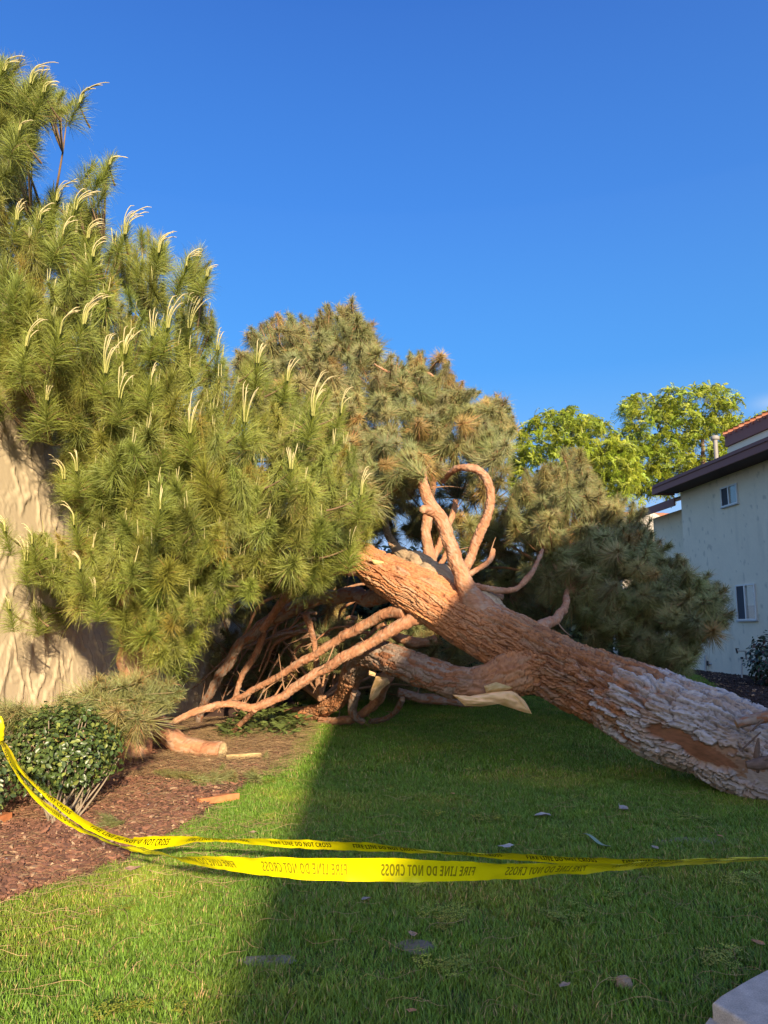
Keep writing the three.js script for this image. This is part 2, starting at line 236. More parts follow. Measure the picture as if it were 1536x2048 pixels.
{ // right house: pale stucco, brown fascia, two sliding windows, raised tile-topped parapet behind
  const turn = Math.atan(0.089), b = thing('pale_house', 'pale stucco two storey house on the right with brown eaves and two windows', 'house', V(9.3, 0, -23.75), turn);
  // own axes: +z towards the camera along the wall, +x into the house
  const cream = [0.90, 0.765, 0.55];
  const skin = reliefWall(12, 5.8, 0.05, 0.008, cream, 7.7, false); skin.rotateY(-Math.PI / 2); part('wall', skin, stuccoMat, b);
  part('wall_core', box(8, 5.8, 12, 4.012, 2.9, 6), std(cream, 0.95), b);
  const skin2 = reliefWall(3.4, 5.45, 0.06, 0.008, cream, 9.1, false); skin2.rotateY(-Math.PI / 2); skin2.translate(0.62, 0, -3.42); part('side_wall', skin2, stuccoMat, b);
  part('side_core', box(7, 5.45, 3.4, 4.13, 2.725, -1.71), std(cream, 0.95), b);
  const slope = (x0, y0, x1, y1, z0, z1, t = 0.06) => { const s = new THREE.Shape([new THREE.Vector2(x0, y0), new THREE.Vector2(x1, y1), new THREE.Vector2(x1, y1 + t), new THREE.Vector2(x0, y0 + t)]); const g = new THREE.ExtrudeGeometry(s, { depth: z1 - z0, bevelEnabled: false }); g.translate(0, 0, z0); return g; };
  part('roof', mergeGeometries([slope(-0.72, 5.93, 4.2, 7.6, -0.32, 12.2).toNonIndexed()]), roofGrey, b);
  part('side_roof', slope(-0.02, 5.62, 4.2, 6.9, -3.8, -0.33), roofGrey, b);
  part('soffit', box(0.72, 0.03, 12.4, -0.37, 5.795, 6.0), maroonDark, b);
  // fascia boards: two lengths that meet in a butt joint, with a thinner trim board on top
  part('fascia_board', box(0.045, 0.22, 3.0, -0.755, 5.86, 1.16), maroon, b);
  part('fascia_board', box(0.045, 0.235, 9.5, -0.758, 5.868, 7.42), maroon, b);
  part('fascia_trim', box(0.03, 0.09, 12.45, -0.795, 5.985, 6.0), std([0.23, 0.098, 0.076], 0.7), b);
  part('fascia_board', box(0.045, 0.24, 3.5, -0.06, 5.53, -2.05), maroon, b);
  part('end_board', box(0.7, 0.22, 0.045, -0.38, 5.86, -0.345), maroon, b);
  const win = (z0, z1, y0, y1, blind) => {
    const w = sub('window', b), zc = (z0 + z1) / 2, yc = (y0 + y1) / 2, W = z1 - z0, H = y1 - y0;
    const fr = [box(0.05, 0.035, W, -0.018, y0 + 0.017, zc), box(0.05, 0.035, W, -0.018, y1 - 0.017, zc), box(0.05, H - 0.07, 0.035, -0.018, yc, z0 + 0.017), box(0.05, H - 0.07, 0.035, -0.018, yc, z1 - 0.017), box(0.056, H - 0.07, 0.05, -0.02, yc, zc - 0.02)];
    part('frame', mergeGeometries(fr), alu, w);
    part('screen', box(0.006, H - 0.07, W / 2 - 0.05, -0.020, yc, z0 + W / 4), std([0.06, 0.068, 0.08], 0.9), w);   // insect screen over the far half
    part('pane', box(0.006, H - 0.07, W / 2 - 0.045, -0.014, yc, zc + W / 4), new THREE.MeshPhysicalMaterial({ color: rgb(0.85, 0.9, 0.9), roughness: 0.08, transmission: 1, thickness: 0, side: THREE.DoubleSide }), w);
    part('blind', box(0.004, H * (blind ? 0.62 : 1) - 0.08, W / 2 - 0.05, -0.0065, blind ? y1 - H * 0.31 - 0.02 : yc, zc + W / 4), std([0.30, 0.38, 0.36], 0.85), w);
    part('sill', box(0.075, 0.03, W + 0.05, -0.03, y0 - 0.017, zc), std([0.5, 0.5, 0.48], 0.7), w);
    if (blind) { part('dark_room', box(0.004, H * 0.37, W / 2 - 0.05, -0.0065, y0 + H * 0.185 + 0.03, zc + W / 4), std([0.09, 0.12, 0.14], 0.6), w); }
    return w;
  };
  win(2.42, 3.26, 4.92, 5.47, false);
  win(2.85, 3.76, 1.78, 2.72, true);
  // raised parapet with a brown band and a row of barrel tiles on its edge
  const p = sub('parapet', b);
  part('parapet_wall', box(5, 1.6, 12, 4.1, 6.45, 6.1), std(cream, 0.95), p);
  part('band', box(5.1, 0.40, 12.1, 4.08, 7.46, 6.12), maroon, p);
  const tileGeo = (() => { const g = new THREE.CylinderGeometry(0.095, 0.105, 0.55, 10, 1, true, 0, Math.PI); const inner = new THREE.CylinderGeometry(0.080, 0.09, 0.55, 10, 1, true, 0, Math.PI); const m = mergeGeometries([g, inner]); m.rotateZ(Math.PI / 2); m.rotateX(-Math.PI / 2); return m; })();
  clay.side = clayB.side = THREE.DoubleSide;
  for (let k = 0; k < 20; k++) { const t = part('roof_tile', tileGeo, k % 3 ? clay : clayB, p); t.position.set(1.72, 7.70 + (k % 2) * 0.008, 0.2 + k * 0.31); t.rotation.z = 0.22; }
  // the pale flue on the lower roof, with its cap
  const v = sub('vent_pipe', b), vp = V(0.42, 0, 1.5);
  const pipe = new THREE.CylinderGeometry(0.065, 0.065, 1.0, 14); pipe.translate(vp.x, 6.62, vp.z); part('pipe', pipe, std([0.27, 0.25, 0.22], 0.6), v);
  const cap = new THREE.LatheGeometry([[0.07, 0], [0.125, 0.02], [0.125, 0.10], [0.08, 0.14], [0.0, 0.15]].map((q) => new THREE.Vector2(q[0], q[1])), 16); cap.translate(vp.x, 7.10, vp.z); part('cap', cap, std([0.30, 0.28, 0.25], 0.6), v);
}
{ // far house: sunlit cream gable and a clay tile ridge between the crown and the eave
  const b = thing('tile_roofed_house', 'distant cream house with a strip of orange clay roof tiles beyond the brown eave', 'house', V(12.6, 0, -38), 0.15);
  part('wall', box(9, 7.05, 5, 3.6, 3.5, -2.5), std([0.58, 0.50, 0.40], 0.95), b);
  const s = new THREE.Shape([new THREE.Vector2(-1.2, 6.5), new THREE.Vector2(0.6, 7.3), new THREE.Vector2(3.4, 6.0), new THREE.Vector2(3.4, 5.7), new THREE.Vector2(-1.2, 5.7)]);
  const gg = new THREE.ExtrudeGeometry(s, { depth: 0.2, bevelEnabled: false }); gg.translate(0, 0, 0.2); part('gable', gg, std([0.5, 0.45, 0.38], 0.95), b);
  const tg = new THREE.CylinderGeometry(0.13, 0.14, 0.46, 10, 1); tg.rotateZ(Math.PI / 2);
  for (let k = 0; k < 22; k++) { const t = part('ridge_tile', tg, k % 3 === 1 ? clayB : clay, b); t.position.set(-0.9 + k * 0.42, 7.16 + (k % 2) * 0.012, 0.1); }
}
{ // the building behind the camera whose eave and gable throw the lawn into shade
  const b = thing('gabled_building', 'two storey gabled stucco building standing behind the lawn', 'building', V(4.48, 0, 5.2), 0.0218);
  const wall = std([0.5, 0.45, 0.36], 0.95);
  const prof = new THREE.Shape([[0.55, 0], [0.55, 6.0], [1.5, 6.95], [8.4, 10.05], [15, 7.0], [16.2, 5.5], [16.2, 0]].map((q) => new THREE.Vector2(...q)));
  const g = new THREE.ExtrudeGeometry(prof, { depth: 13, bevelEnabled: false }); g.translate(0, 0, 0.45); part('wall', g, wall, b);
  const rf = new THREE.Shape([[0, 5.36], [0.5, 6.2], [1.3, 7.05], [8.4, 10.3], [15.5, 7.05], [16.8, 5.36], [16.8, 5.2], [15.2, 6.9], [8.4, 10.1], [1.6, 6.96], [0.6, 6.06], [0.1, 5.2]].map((q) => new THREE.Vector2(...q)));
  const r = new THREE.ExtrudeGeometry(rf, { depth: 14, bevelEnabled: false }); part('roof', r, roofGrey, b);
}

// ------------------------------------------------------------ needles, tufts and boughs
// one mop of long pine needles round a shoot that points along +y
function needleTuft(seed, o = {}) {
  const { n = 230, len = 0.25, width = 0.0020, shoot = 0.17, droop = 0.32, spread = [0.35, 1.75], bend = 0.25, base, tip, dead = 0 } = o, R = rng(seed), pos = [], idx = [], col = [];
  const d = V(0, 0, 0), side = V(0, 0, 0), side2 = V(0, 0, 0), p = V(0, 0, 0);
  for (let i = 0; i < n; i++) {
    const t = R(), y0 = -shoot * (1 - t) + 0.03, pol = lerp(spread[1], spread[0], Math.pow(t, 0.8)) + 0.25 * (R() - 0.5), az = R() * TAU, L = len * (0.7 + 0.45 * R());
    d.set(Math.sin(pol) * Math.cos(az), Math.cos(pol), Math.sin(pol) * Math.sin(az));
    side.set(R() - 0.5, R() - 0.5, R() - 0.5).cross(d).normalize(); side2.set(R() - 0.5, R() - 0.5, R() - 0.5).cross(d).normalize(); const cv = R();
    const dr = droop * (0.6 + 0.8 * R()), w = width * (0.8 + 0.4 * R()), bx = 0.006 * (R() - 0.5), bz = 0.006 * (R() - 0.5), v = pos.length / 3;
    const isDead = R() < dead, k = 0.75 + 0.5 * R(), B = isDead ? [0.26, 0.15, 0.065] : base, T = isDead ? [0.33, 0.2, 0.09] : tip;
    for (let s = 0; s <= 3; s++) {
      const u = s / 3, ww = w * (s === 3 ? 0.15 : 1 - 0.25 * u);
      p.set(bx, y0, bz).addScaledVector(d, L * (u - dr * 0.18 * u * u)).addScaledVector(side2, bend * L * u * u * cv); p.y -= dr * L * Math.pow(u, 1.8);
      pos.push(p.x - side.x * ww, p.y - side.y * ww, p.z - side.z * ww, p.x + side.x * ww, p.y + side.y * ww, p.z + side.z * ww);
      const c = mul3(mix3(B, T, u), k); col.push(...c, ...c);
      if (s < 3) idx.push(v + s * 2, v + s * 2 + 1, v + s * 2 + 2, v + s * 2 + 1, v + s * 2 + 3, v + s * 2 + 2);
    }
  }
  return geo(pos, idx, col);
}
const needleMat = vmat(0.55), twigMat = vmat(0.9);
const FRESH = [0, 1, 2, 3, 4].map((k) => needleTuft(100 + k, { n: 400, shoot: 0.30, width: 0.0017, spread: [0.22, 1.35], base: [0.15, 0.18, 0.026], tip: [0.27, 0.31, 0.055], droop: [0.22, 0.5, 0.36, 0.75, 0.55][k], len: [0.26, 0.23, 0.28, 0.25, 0.22][k], bend: 0.45, dead: 0.03 }));
const LIMP = [0, 1, 2, 3, 4].map((k) => needleTuft(200 + k, { n: 430, len: 0.27, width: 0.0023, shoot: 0.36, base: [0.19, 0.175, 0.065], tip: [0.225, 0.25, 0.08], droop: [0.5, 0.8, 0.65, 0.95, 0.7][k], spread: [0.25, 1.4], dead: 0.06 }));
function twigInto(store, a, b, r0, r1, c, sagUp = 0.15) {
  const mid = a.clone().lerp(b, 0.5); mid.y -= sagUp * a.distanceTo(b);
  const g = new THREE.TubeGeometry(new THREE.QuadraticBezierCurve3(a, mid, b), 5, 1, 5, false), P = g.attributes.position, n = g.attributes.normal, C = [];
  for (let i = 0; i < P.count; i++) { const u = Math.floor(i / 6) / 5, r = lerp(r0, r1, u); P.setXYZ(i, P.getX(i) + n.getX(i) * (r - 1), P.getY(i) + n.getY(i) * (r - 1), P.getZ(i) + n.getZ(i) * (r - 1)); const k = 0.85 + 0.3 * hash(i, Math.round(a.x * 900)); C.push(c[0] * k, c[1] * k, c[2] * k); }
  g.setAttribute('color', new THREE.Float32BufferAttribute(C, 3)); g.deleteAttribute('uv'); store.push(g);
}
// a crown is filled through its volume: shoot tips scattered in depth behind its outline, gathered into boughs
function crown(tree, o) {
  const R = rng(o.seed), tips = [], margin = o.margin ?? 14, reach = o.reach ?? 160;
  const xs = o.poly.map((q) => q[0]), ys = o.poly.map((q) => q[1]), x0 = Math.min(...xs), x1 = Math.max(...xs), y0 = Math.min(...ys), y1 = Math.max(...ys);
  for (let l = 0; l < o.layers; l++) for (let y = y0 + R() * o.step; y < y1; y += o.step) for (let x = x0 + R() * o.step; x < x1; x += o.step) {
    const qx = x + (R() - 0.5) * o.step * 0.95, qy = y + (R() - 0.5) * o.step * 0.95, r1 = R(), r2 = R();
    if (!inPoly(o.poly, qx, qy)) continue;
    const e = edgeDist(o.poly, qx, qy); if (e < margin) continue;
    const gap = fbm(qx / o.clump, qy / o.clump, o.seed + l * 0.35, 2); if (gap < (o.thin ?? -0.22) + 0.12 * (r1 - 0.5)) continue;
    const bulge = 1 - Math.min(1, e / reach);
    const d = o.depth(qx, qy) + o.bulge * bulge * bulge + l * o.gapDepth + (r2 - 0.5) * o.gapDepth * 0.9 - (o.relief ?? 0.5) * (gap);
    tips.push({ p: at(qx, qy, d), px: qx, py: qy, d, l });
  }
  // bough nodes on a coarse grid, set back inside the crown
  const nodes = new Map();
  for (const t of tips) { const k = Math.floor(t.px / o.cell + 0.37 * (Math.floor(t.py / o.cell) % 2)) + ',' + Math.floor(t.py / o.cell); if (!nodes.has(k)) nodes.set(k, []); nodes.get(k).push(t); }
  let bi = 0;
  for (const [, list] of nodes) {
    const c = V(0, 0, 0); list.forEach((t) => c.add(t.p)); c.multiplyScalar(1 / list.length);
    const away = c.clone().sub(o.heart).normalize(), node = c.clone().addScaledVector(away, -(o.back ?? 0.5)); node.y -= o.dropNode ?? 0.15;
    const g = sub('bough', tree), twigs = [], set = [];
    for (const t of list) {
      const out = t.p.clone().sub(node).normalize(), axis = out.multiplyScalar(o.outward).add(V((R() - 0.5) * o.wild + (o.wind ?? 0), o.upward + (R() - 0.5) * o.wild, (R() - 0.5) * o.wild + (o.front ?? 0.15))).normalize();
      const size = o.size * (0.62 + 0.6 * R()), tone = 0.78 + 0.44 * R(), y = R(), br = R() < (o.brown ?? 0);
      set.push({ m: matrixOf(t.p, axis, R() * TAU, size), c: br ? rgb(1.5 * tone, 0.98 * tone, 0.85 * tone) : rgb(tone * (0.9 + 0.3 * y), tone, tone * (0.85 + 0.3 * R())) });
      t.axis = axis; t.size = size;
      if (o.twigs !== false) twigInto(twigs, node, t.p.clone().addScaledVector(axis, -0.02), 0.011 * o.twig, 0.005 * o.twig, o.twigColor, 0.12);
    }
    const near = o.limbPoint ? o.limbPoint(node) : null;
    if (near) twigInto(twigs, near, node, 0.020 * o.twig, 0.011 * o.twig, o.twigColor, -0.08);
    instanced(o.needlesName ?? 'needles', o.tufts[bi % o.tufts.length], o.material ?? needleMat, set, g);
    if (twigs.length) part('twigs', mergeGeometries(twigs), twigMat, g, { kind: 'stuff' });
    bi++;
  }
  return tips;
}
const nearestOf = (points) => (n) => { let best = null, bd = 1e9; for (const p of points) { const d = p.distanceTo(n); if (d < bd) { bd = d; best = p; } } return best; };

// ------------------------------------------------------------ the fallen pine
{
  const tree = thing('fallen_pine_tree', 'huge uprooted pine lying across the lawn with a thick bark-plated trunk and broken limbs', 'fallen tree');
  // trunk: [photo x, photo y, distance, radius], root end first
  const trunkPts = pathOf([[1760, 1625, 6.75, 0.50], [1640, 1572, 6.95, 0.46], [1503, 1506, 7.3, 0.43], [1400, 1460, 7.6, 0.425], [1294, 1419, 8.0, 0.435], [1213, 1382, 8.4, 0.385], [1103, 1332, 8.9, 0.355], [1020, 1288, 9.25, 0.365], [950, 1250, 9.55, 0.34], [880, 1208, 9.8, 0.325], [820, 1174, 10.0, 0.295], [770, 1148, 10.2, 0.262], [728, 1120, 10.4, 0.215], [700, 1098, 10.5, 0.15], [676, 1078, 10.65, 0.06]]);
  const place = (px, py, d) => at(px, py, d);
  const scars = [[place(1385, 1497, 7.25), 0.44, 0.10, [0.25, 0.11, 0.055]], [place(1345, 1480, 7.35), 0.26, 0.10, [0.26, 0.12, 0.06]], [place(1455, 1528, 6.95), 0.30, 0.16, [0.33, 0.20, 0.125]], [place(1410, 1525, 7.1), 0.26, 0.12, [0.36, 0.24, 0.16]], [place(1500, 1545, 6.9), 0.3, 0.13, [0.40, 0.35, 0.33]], [place(1190, 1400, 8.2), 0.5, 0.06, [0.33, 0.16, 0.075]]];
  const along = trunkPts[2].p.clone().sub(trunkPts[6].p).normalize(), off = V(0, 0, 0);
  const scarAt = (x, y, z) => { let best = 0, c = null; for (const [p, la, lw, k] of scars) { off.set(x - p.x, y - p.y, z - p.z); const a = off.dot(along), w = Math.sqrt(Math.max(0, off.lengthSq() - a * a)); const q = Math.hypot(a / la, w / lw) + 0.55 * N3(x * 8, y * 8, z * 8) + 0.3 * N3(x * 24, y * 24, z * 24); const m = sm(1.0, 0.9, q); if (m > best) { best = m; c = k; } } return [best, c]; };
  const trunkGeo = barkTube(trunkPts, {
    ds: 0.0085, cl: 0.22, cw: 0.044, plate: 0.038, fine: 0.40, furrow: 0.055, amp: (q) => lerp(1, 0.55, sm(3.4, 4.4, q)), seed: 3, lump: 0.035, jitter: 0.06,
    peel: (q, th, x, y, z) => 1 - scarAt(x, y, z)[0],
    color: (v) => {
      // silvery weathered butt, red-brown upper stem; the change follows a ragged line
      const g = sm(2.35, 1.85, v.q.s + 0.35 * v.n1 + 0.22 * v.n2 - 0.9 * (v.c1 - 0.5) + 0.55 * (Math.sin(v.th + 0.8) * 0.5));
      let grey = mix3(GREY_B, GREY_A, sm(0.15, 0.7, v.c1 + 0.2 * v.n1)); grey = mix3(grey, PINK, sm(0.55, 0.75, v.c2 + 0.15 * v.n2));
      if (v.rise < 0.45) grey = mix3(grey, [0.17, 0.115, 0.09], 0.75 * (1 - v.rise / 0.45));  // recess shade painted into the cracks of the grey plates
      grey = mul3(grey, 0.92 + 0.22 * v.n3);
      const patch = sm(0.05, 0.45, fbm(v.x * 1.8 + 3, v.y * 1.8, v.z * 1.8, 3) + 0.3 * (v.c2 - 0.5)); let c = mix3(mul3(mix3(redBark(v), mul3([0.36, 0.25, 0.19], 1 + 0.25 * v.grain), 0.6 * patch), lerp(0.82, 1.12, sm(3.6, 4.6, v.q.s + 0.3 * v.n1))), grey, g);  // shaded middle stem darkened, sunlit upper stem brightened in the bark colour
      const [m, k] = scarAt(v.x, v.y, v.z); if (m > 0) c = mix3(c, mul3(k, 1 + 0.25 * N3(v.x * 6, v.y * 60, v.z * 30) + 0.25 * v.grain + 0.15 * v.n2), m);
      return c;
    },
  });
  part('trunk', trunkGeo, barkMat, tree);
  const deadTwigs = [], RT = rng(17);
  const limb = (list, o = {}) => { const path = pathOf(list); path.forEach((q) => { if (q.r < 0.17) q.r *= 0.80; });
    const L = resample(path, 0.1, 0); for (let i = 3; i < L.length - 1; i++) if (L[i].r < 0.13 && RT() < 0.2) { const dir = V(RT() - 0.5, RT() - 0.35, RT() - 0.5).normalize(), len = 0.05 + 0.7 * RT() * RT(), e = L[i].p.clone().addScaledVector(dir, L[i].r + len); twigInto(deadTwigs, L[i].p, e, 0.006 + 0.012 * RT(), 0.003, [0.36, 0.21, 0.12], (RT() - 0.5) * 0.4); }
    return part('limb', barkTube(path, { ds: 0.016, cl: 0.075, cw: 0.022, plate: 0.012, fine: 0.5, color: limbBark, lump: 0.22, ...o, seed: (o.seed ?? 0) + list.length * 17 + list[0][0] }), barkMat, tree); };
  // low heavy limb under the trunk
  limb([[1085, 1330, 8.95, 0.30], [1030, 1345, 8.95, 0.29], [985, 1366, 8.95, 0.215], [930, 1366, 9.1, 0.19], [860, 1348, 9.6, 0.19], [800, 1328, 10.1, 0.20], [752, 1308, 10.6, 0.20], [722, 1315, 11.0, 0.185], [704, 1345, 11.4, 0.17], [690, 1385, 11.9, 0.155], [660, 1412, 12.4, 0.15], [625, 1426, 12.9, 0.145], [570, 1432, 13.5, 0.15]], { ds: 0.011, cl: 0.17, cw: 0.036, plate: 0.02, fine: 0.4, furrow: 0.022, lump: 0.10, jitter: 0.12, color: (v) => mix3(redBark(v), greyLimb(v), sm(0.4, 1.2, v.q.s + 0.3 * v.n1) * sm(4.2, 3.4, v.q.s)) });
  // second stem behind the trunk, its torn top
  limb([[1010, 1262, 9.6, 0.24], [950, 1212, 9.85, 0.24], [895, 1166, 10.1, 0.235], [850, 1140, 10.35, 0.21], [812, 1120, 10.6, 0.15], [793, 1098, 10.9, 0.08], [775, 1062, 11.4, 0.06], [768, 1020, 11.7, 0.045]], { ds: 0.013, cl: 0.10, cw: 0.02, plate: 0.014, fine: 0.5, lump: 0.25, color: (v) => mul3(mix3([0.46, 0.35, 0.22], [0.36, 0.25, 0.15], v.c1), 1 + 0.3 * v.grain) });
  // upright limbs
  limb([[985, 1262, 9.45, 0.26], [955, 1216, 9.45, 0.18], [934, 1172, 9.5, 0.135], [918, 1130, 9.55, 0.115], [900, 1088, 9.6, 0.105], [882, 1045, 9.65, 0.10], [864, 1015, 9.7, 0.09], [851, 985, 9.75, 0.08], [844, 955, 9.95, 0.07], [846, 930, 10.4, 0.05]], { ds: 0.014 });
  limb([[866, 1025, 9.68, 0.07], [852, 1020, 9.58, 0.065], [846, 1018, 9.5, 0.06]], { endColor: [0.55, 0.40, 0.22] });
  limb([[905, 1190, 9.95, 0.08], [925, 1152, 9.95, 0.078], [941, 1112, 10.0, 0.075], [957, 1075, 10.0, 0.075], [973, 1035, 10.0, 0.072], [980, 995, 10.0, 0.068], [973, 960, 10.0, 0.066], [955, 940, 10.05, 0.062], [930, 934, 10.1, 0.056], [905, 942, 10.3, 0.05], [885, 965, 10.6, 0.035]], { ds: 0.012, lump: 0.22 });
  limb([[922, 1156, 10.0, 0.05], [950, 1142, 10.1, 0.047], [970, 1130, 10.1, 0.045], [982, 1115, 10.15, 0.042], [986, 1098, 10.2, 0.035]]);
  limb([[925, 1166, 9.75, 0.05], [960, 1174, 9.7, 0.052], [1000, 1181, 9.7, 0.05], [1030, 1178, 9.75, 0.046], [1050, 1162, 9.9, 0.042], [1068, 1138, 10.2, 0.036], [1085, 1100, 10.8, 0.025]]);
  limb([[1005, 1195, 9.9, 0.05], [985, 1190, 9.85, 0.055], [960, 1188, 9.8, 0.06]]);
  limb([[872, 1165, 10.6, 0.10], [862, 1120, 10.7, 0.10], [853, 1075, 10.8, 0.10], [856, 1035, 10.9, 0.09], [862, 985, 11.1, 0.07], [868, 955, 11.4, 0.05]]);
  limb([[862, 1122, 10.75, 0.07], [880, 1090, 10.8, 0.075], [893, 1055, 10.85, 0.07], [905, 1032, 10.9, 0.06], [912, 1000, 11.0, 0.045]]);
  limb([[880, 1130, 10.85, 0.05], [893, 1105, 10.9, 0.05], [902, 1080, 11.0, 0.04]]);
  limb([[1060, 1275, 9.1, 0.12], [1085, 1253, 9.3, 0.09], [1110, 1240, 9.6, 0.075], [1124, 1224, 9.9, 0.066], [1131, 1204, 10.4, 0.055], [1134, 1180, 11.2, 0.04]]);
  // long limbs that reach down to the left
  limb([[850, 1225, 9.85, 0.16], [815, 1243, 9.85, 0.105], [780, 1263, 9.9, 0.09], [740, 1285, 10.0, 0.085], [690, 1312, 10.1, 0.08], [640, 1343, 10.25, 0.076], [590, 1374, 10.4, 0.07], [545, 1402, 10.5, 0.066], [510, 1416, 10.55, 0.062], [480, 1412, 10.55, 0.058], [445, 1408, 10.5, 0.056], [410, 1416, 10.4, 0.054], [375, 1430, 10.3, 0.05], [345, 1446, 10.2, 0.046], [325, 1462, 10.15, 0.04]], { ds: 0.014, lump: 0.16 });
  limb([[510, 1418, 10.5, 0.045], [492, 1437, 10.8, 0.042], [468, 1460, 11.1, 0.038], [442, 1482, 11.4, 0.03]]);
  limb([[812, 1222, 9.95, 0.15], [775, 1226, 10.1, 0.09], [740, 1244, 10.3, 0.08], [700, 1266, 10.5, 0.075], [655, 1294, 10.7, 0.07], [605, 1325, 10.9, 0.066], [545, 1360, 11.2, 0.06], [485, 1392, 11.5, 0.05], [420, 1420, 11.9, 0.04]], { ds: 0.016, lump: 0.16 });
  limb([[810, 1178, 10.2, 0.15], [765, 1190, 10.7, 0.14], [735, 1194, 11.0, 0.135], [690, 1192, 11.4, 0.13], [640, 1200, 11.6, 0.125], [585, 1218, 11.7, 0.115], [535, 1245, 11.8, 0.11], [490, 1282, 11.9, 0.10], [455, 1325, 12.1, 0.095], [425, 1375, 12.3, 0.085], [402, 1425, 12.6, 0.07], [395, 1462, 12.8, 0.06]], { ds: 0.016, color: greyLimb });
  limb([[760, 1145, 10.25, 0.15], [705, 1140, 10.35, 0.10], [670, 1142, 10.5, 0.085], [630, 1150, 10.7, 0.07], [580, 1165, 11, 0.055]]);
  limb([[600, 1160, 11.2, 0.08], [570, 1195, 11.2, 0.075], [548, 1225, 11.3, 0.07], [525, 1262, 11.4, 0.06]]);
  limb([[530, 1262, 12, 0.06], [510, 1310, 12, 0.06], [485, 1350, 12.1, 0.055], [470, 1400, 12.2, 0.05]]);
  limb([[612, 1228, 11.6, 0.06], [625, 1270, 11.7, 0.06], [632, 1330, 11.9, 0.055], [640, 1400, 12.3, 0.05]]);
  // tangle under the low limb
  limb([[712, 1385, 11.4, 0.085], [706, 1408, 11.5, 0.08], [708, 1430, 11.6, 0.075], [726, 1444, 11.7, 0.06]], { color: greyLimb });
  limb([[775, 1350, 10.6, 0.12], [762, 1382, 11.0, 0.10], [748, 1412, 11.4, 0.09], [722, 1432, 11.8, 0.08], [680, 1442, 12.2, 0.08], [640, 1441, 12.6, 0.07]]);
  limb([[805, 1398, 11.2, 0.05], [792, 1422, 11.5, 0.05], [770, 1437, 11.8, 0.05], [740, 1444, 12.1, 0.045]], { color: greyLimb });
  limb([[795, 1384, 11.4, 0.08], [840, 1396, 11.4, 0.08], [885, 1402, 11.4, 0.075], [945, 1408, 11.5, 0.06]], { color: greyLimb });
  limb([[760, 1275, 12.6, 0.09], [775, 1262, 12.6, 0.10], [800, 1275, 12.7, 0.10], [830, 1285, 12.8, 0.11], [870, 1282, 13, 0.10]]);
  limb([[790, 1295, 12.0, 0.06], [830, 1318, 12.0, 0.06], [860, 1322, 12.1, 0.05]]);
  // the dense tangle of smaller limbs under the crown
  const RL = rng(29);
  for (let i = 0; i < 20; i++) {
    const x0 = 560 + 240 * RL(), y0 = 1165 + 110 * RL(), d0 = 12.0 + 1.8 * RL(), run = 60 + 190 * RL(), fall = 60 + 190 * RL(), r0 = 0.024 + 0.045 * RL() * RL(), sag = (RL() - 0.65) * 70, pts = [];
    for (let k = 0; k <= 5; k++) { const u = k / 5; pts.push([x0 - run * u + 16 * (RL() - 0.5), Math.min(1446, y0 + fall * u * u + sag * Math.sin(Math.PI * u) * 0.6 + 14 * (RL() - 0.5)), d0 + 0.7 * u, r0 * (1.25 - 0.85 * u)]); }
    limb(pts, { ds: 0.02, cl: 0.06, cw: 0.02, plate: 0.006, fine: 0, color: i % 3 ? limbBark : greyLimb, seed: i });
  }
  // limbs seen inside the far crown
  limb([[640, 820, 13.6, 0.10], [624, 780, 13.4, 0.105], [614, 745, 13.3, 0.10], [610, 712, 13.3, 0.09], [600, 680, 13.4, 0.07]], { color: limbBark });
  limb([[614, 742, 13.4, 0.06], [598, 730, 13.4, 0.055], [575, 718, 13.5, 0.045], [550, 705, 13.6, 0.03]]);
  limb([[694, 710, 13.3, 0.028], [701, 680, 13.2, 0.022], [708, 655, 13.1, 0.012]]);
  limb([[800, 755, 12.4, 0.028], [772, 742, 12.4, 0.022], [748, 728, 12.4, 0.012]]);
  limb([[876, 762, 12.3, 0.025], [860, 748, 12.3, 0.02], [848, 742, 12.3, 0.012]]);

  part('dead_twigs', mergeGeometries(deadTwigs), twigMat, tree, { kind: 'stuff' });
  // torn wood: pale splinters with a grain
  const splinter = (outline, d, thick, bend, c = [0.90, 0.57, 0.27], parent = tree, name = 'splinter') => {
    const pts = outline.map((q) => new THREE.Vector2(q[0], -q[1])), tri = THREE.ShapeUtils.triangulateShape(pts, []), n = pts.length, pos = [], idx = [], col = [];
    const cx = outline.reduce((a, q) => a + q[0], 0) / n, cy = outline.reduce((a, q) => a + q[1], 0) / n;
    for (const f of [0, 1]) outline.forEach((q, i) => { const p = at(q[0], q[1], d + bend * ((q[0] - cx) / 60) + (f ? thick : 0) + 0.02 * (hash(i, f, 3) - 0.5)); pos.push(p.x, p.y, p.z); const k = 0.85 + 0.3 * hash(i, 7, f); col.push(c[0] * k, c[1] * k, c[2] * k); });
    const put3 = (px, py) => { const e = edgeDist(outline, px, py), u = Math.min(1, e / 6), r = thick * (0.55 * u + 0.5 * u * N3(px * 0.035, py * 0.22, d)) + 0.012 * N3(px * 0.15, py * 0.8, d * 3), p = at(px, py, d + bend * ((px - cx) / 60) - r); pos.push(p.x, p.y, p.z); const q = 1 + 0.3 * N3(px * 0.05, py * 0.7, 4) + 0.18 * N3(px * 0.3, py * 1.4, 9); col.push(c[0] * q, c[1] * q, c[2] * q * q); };
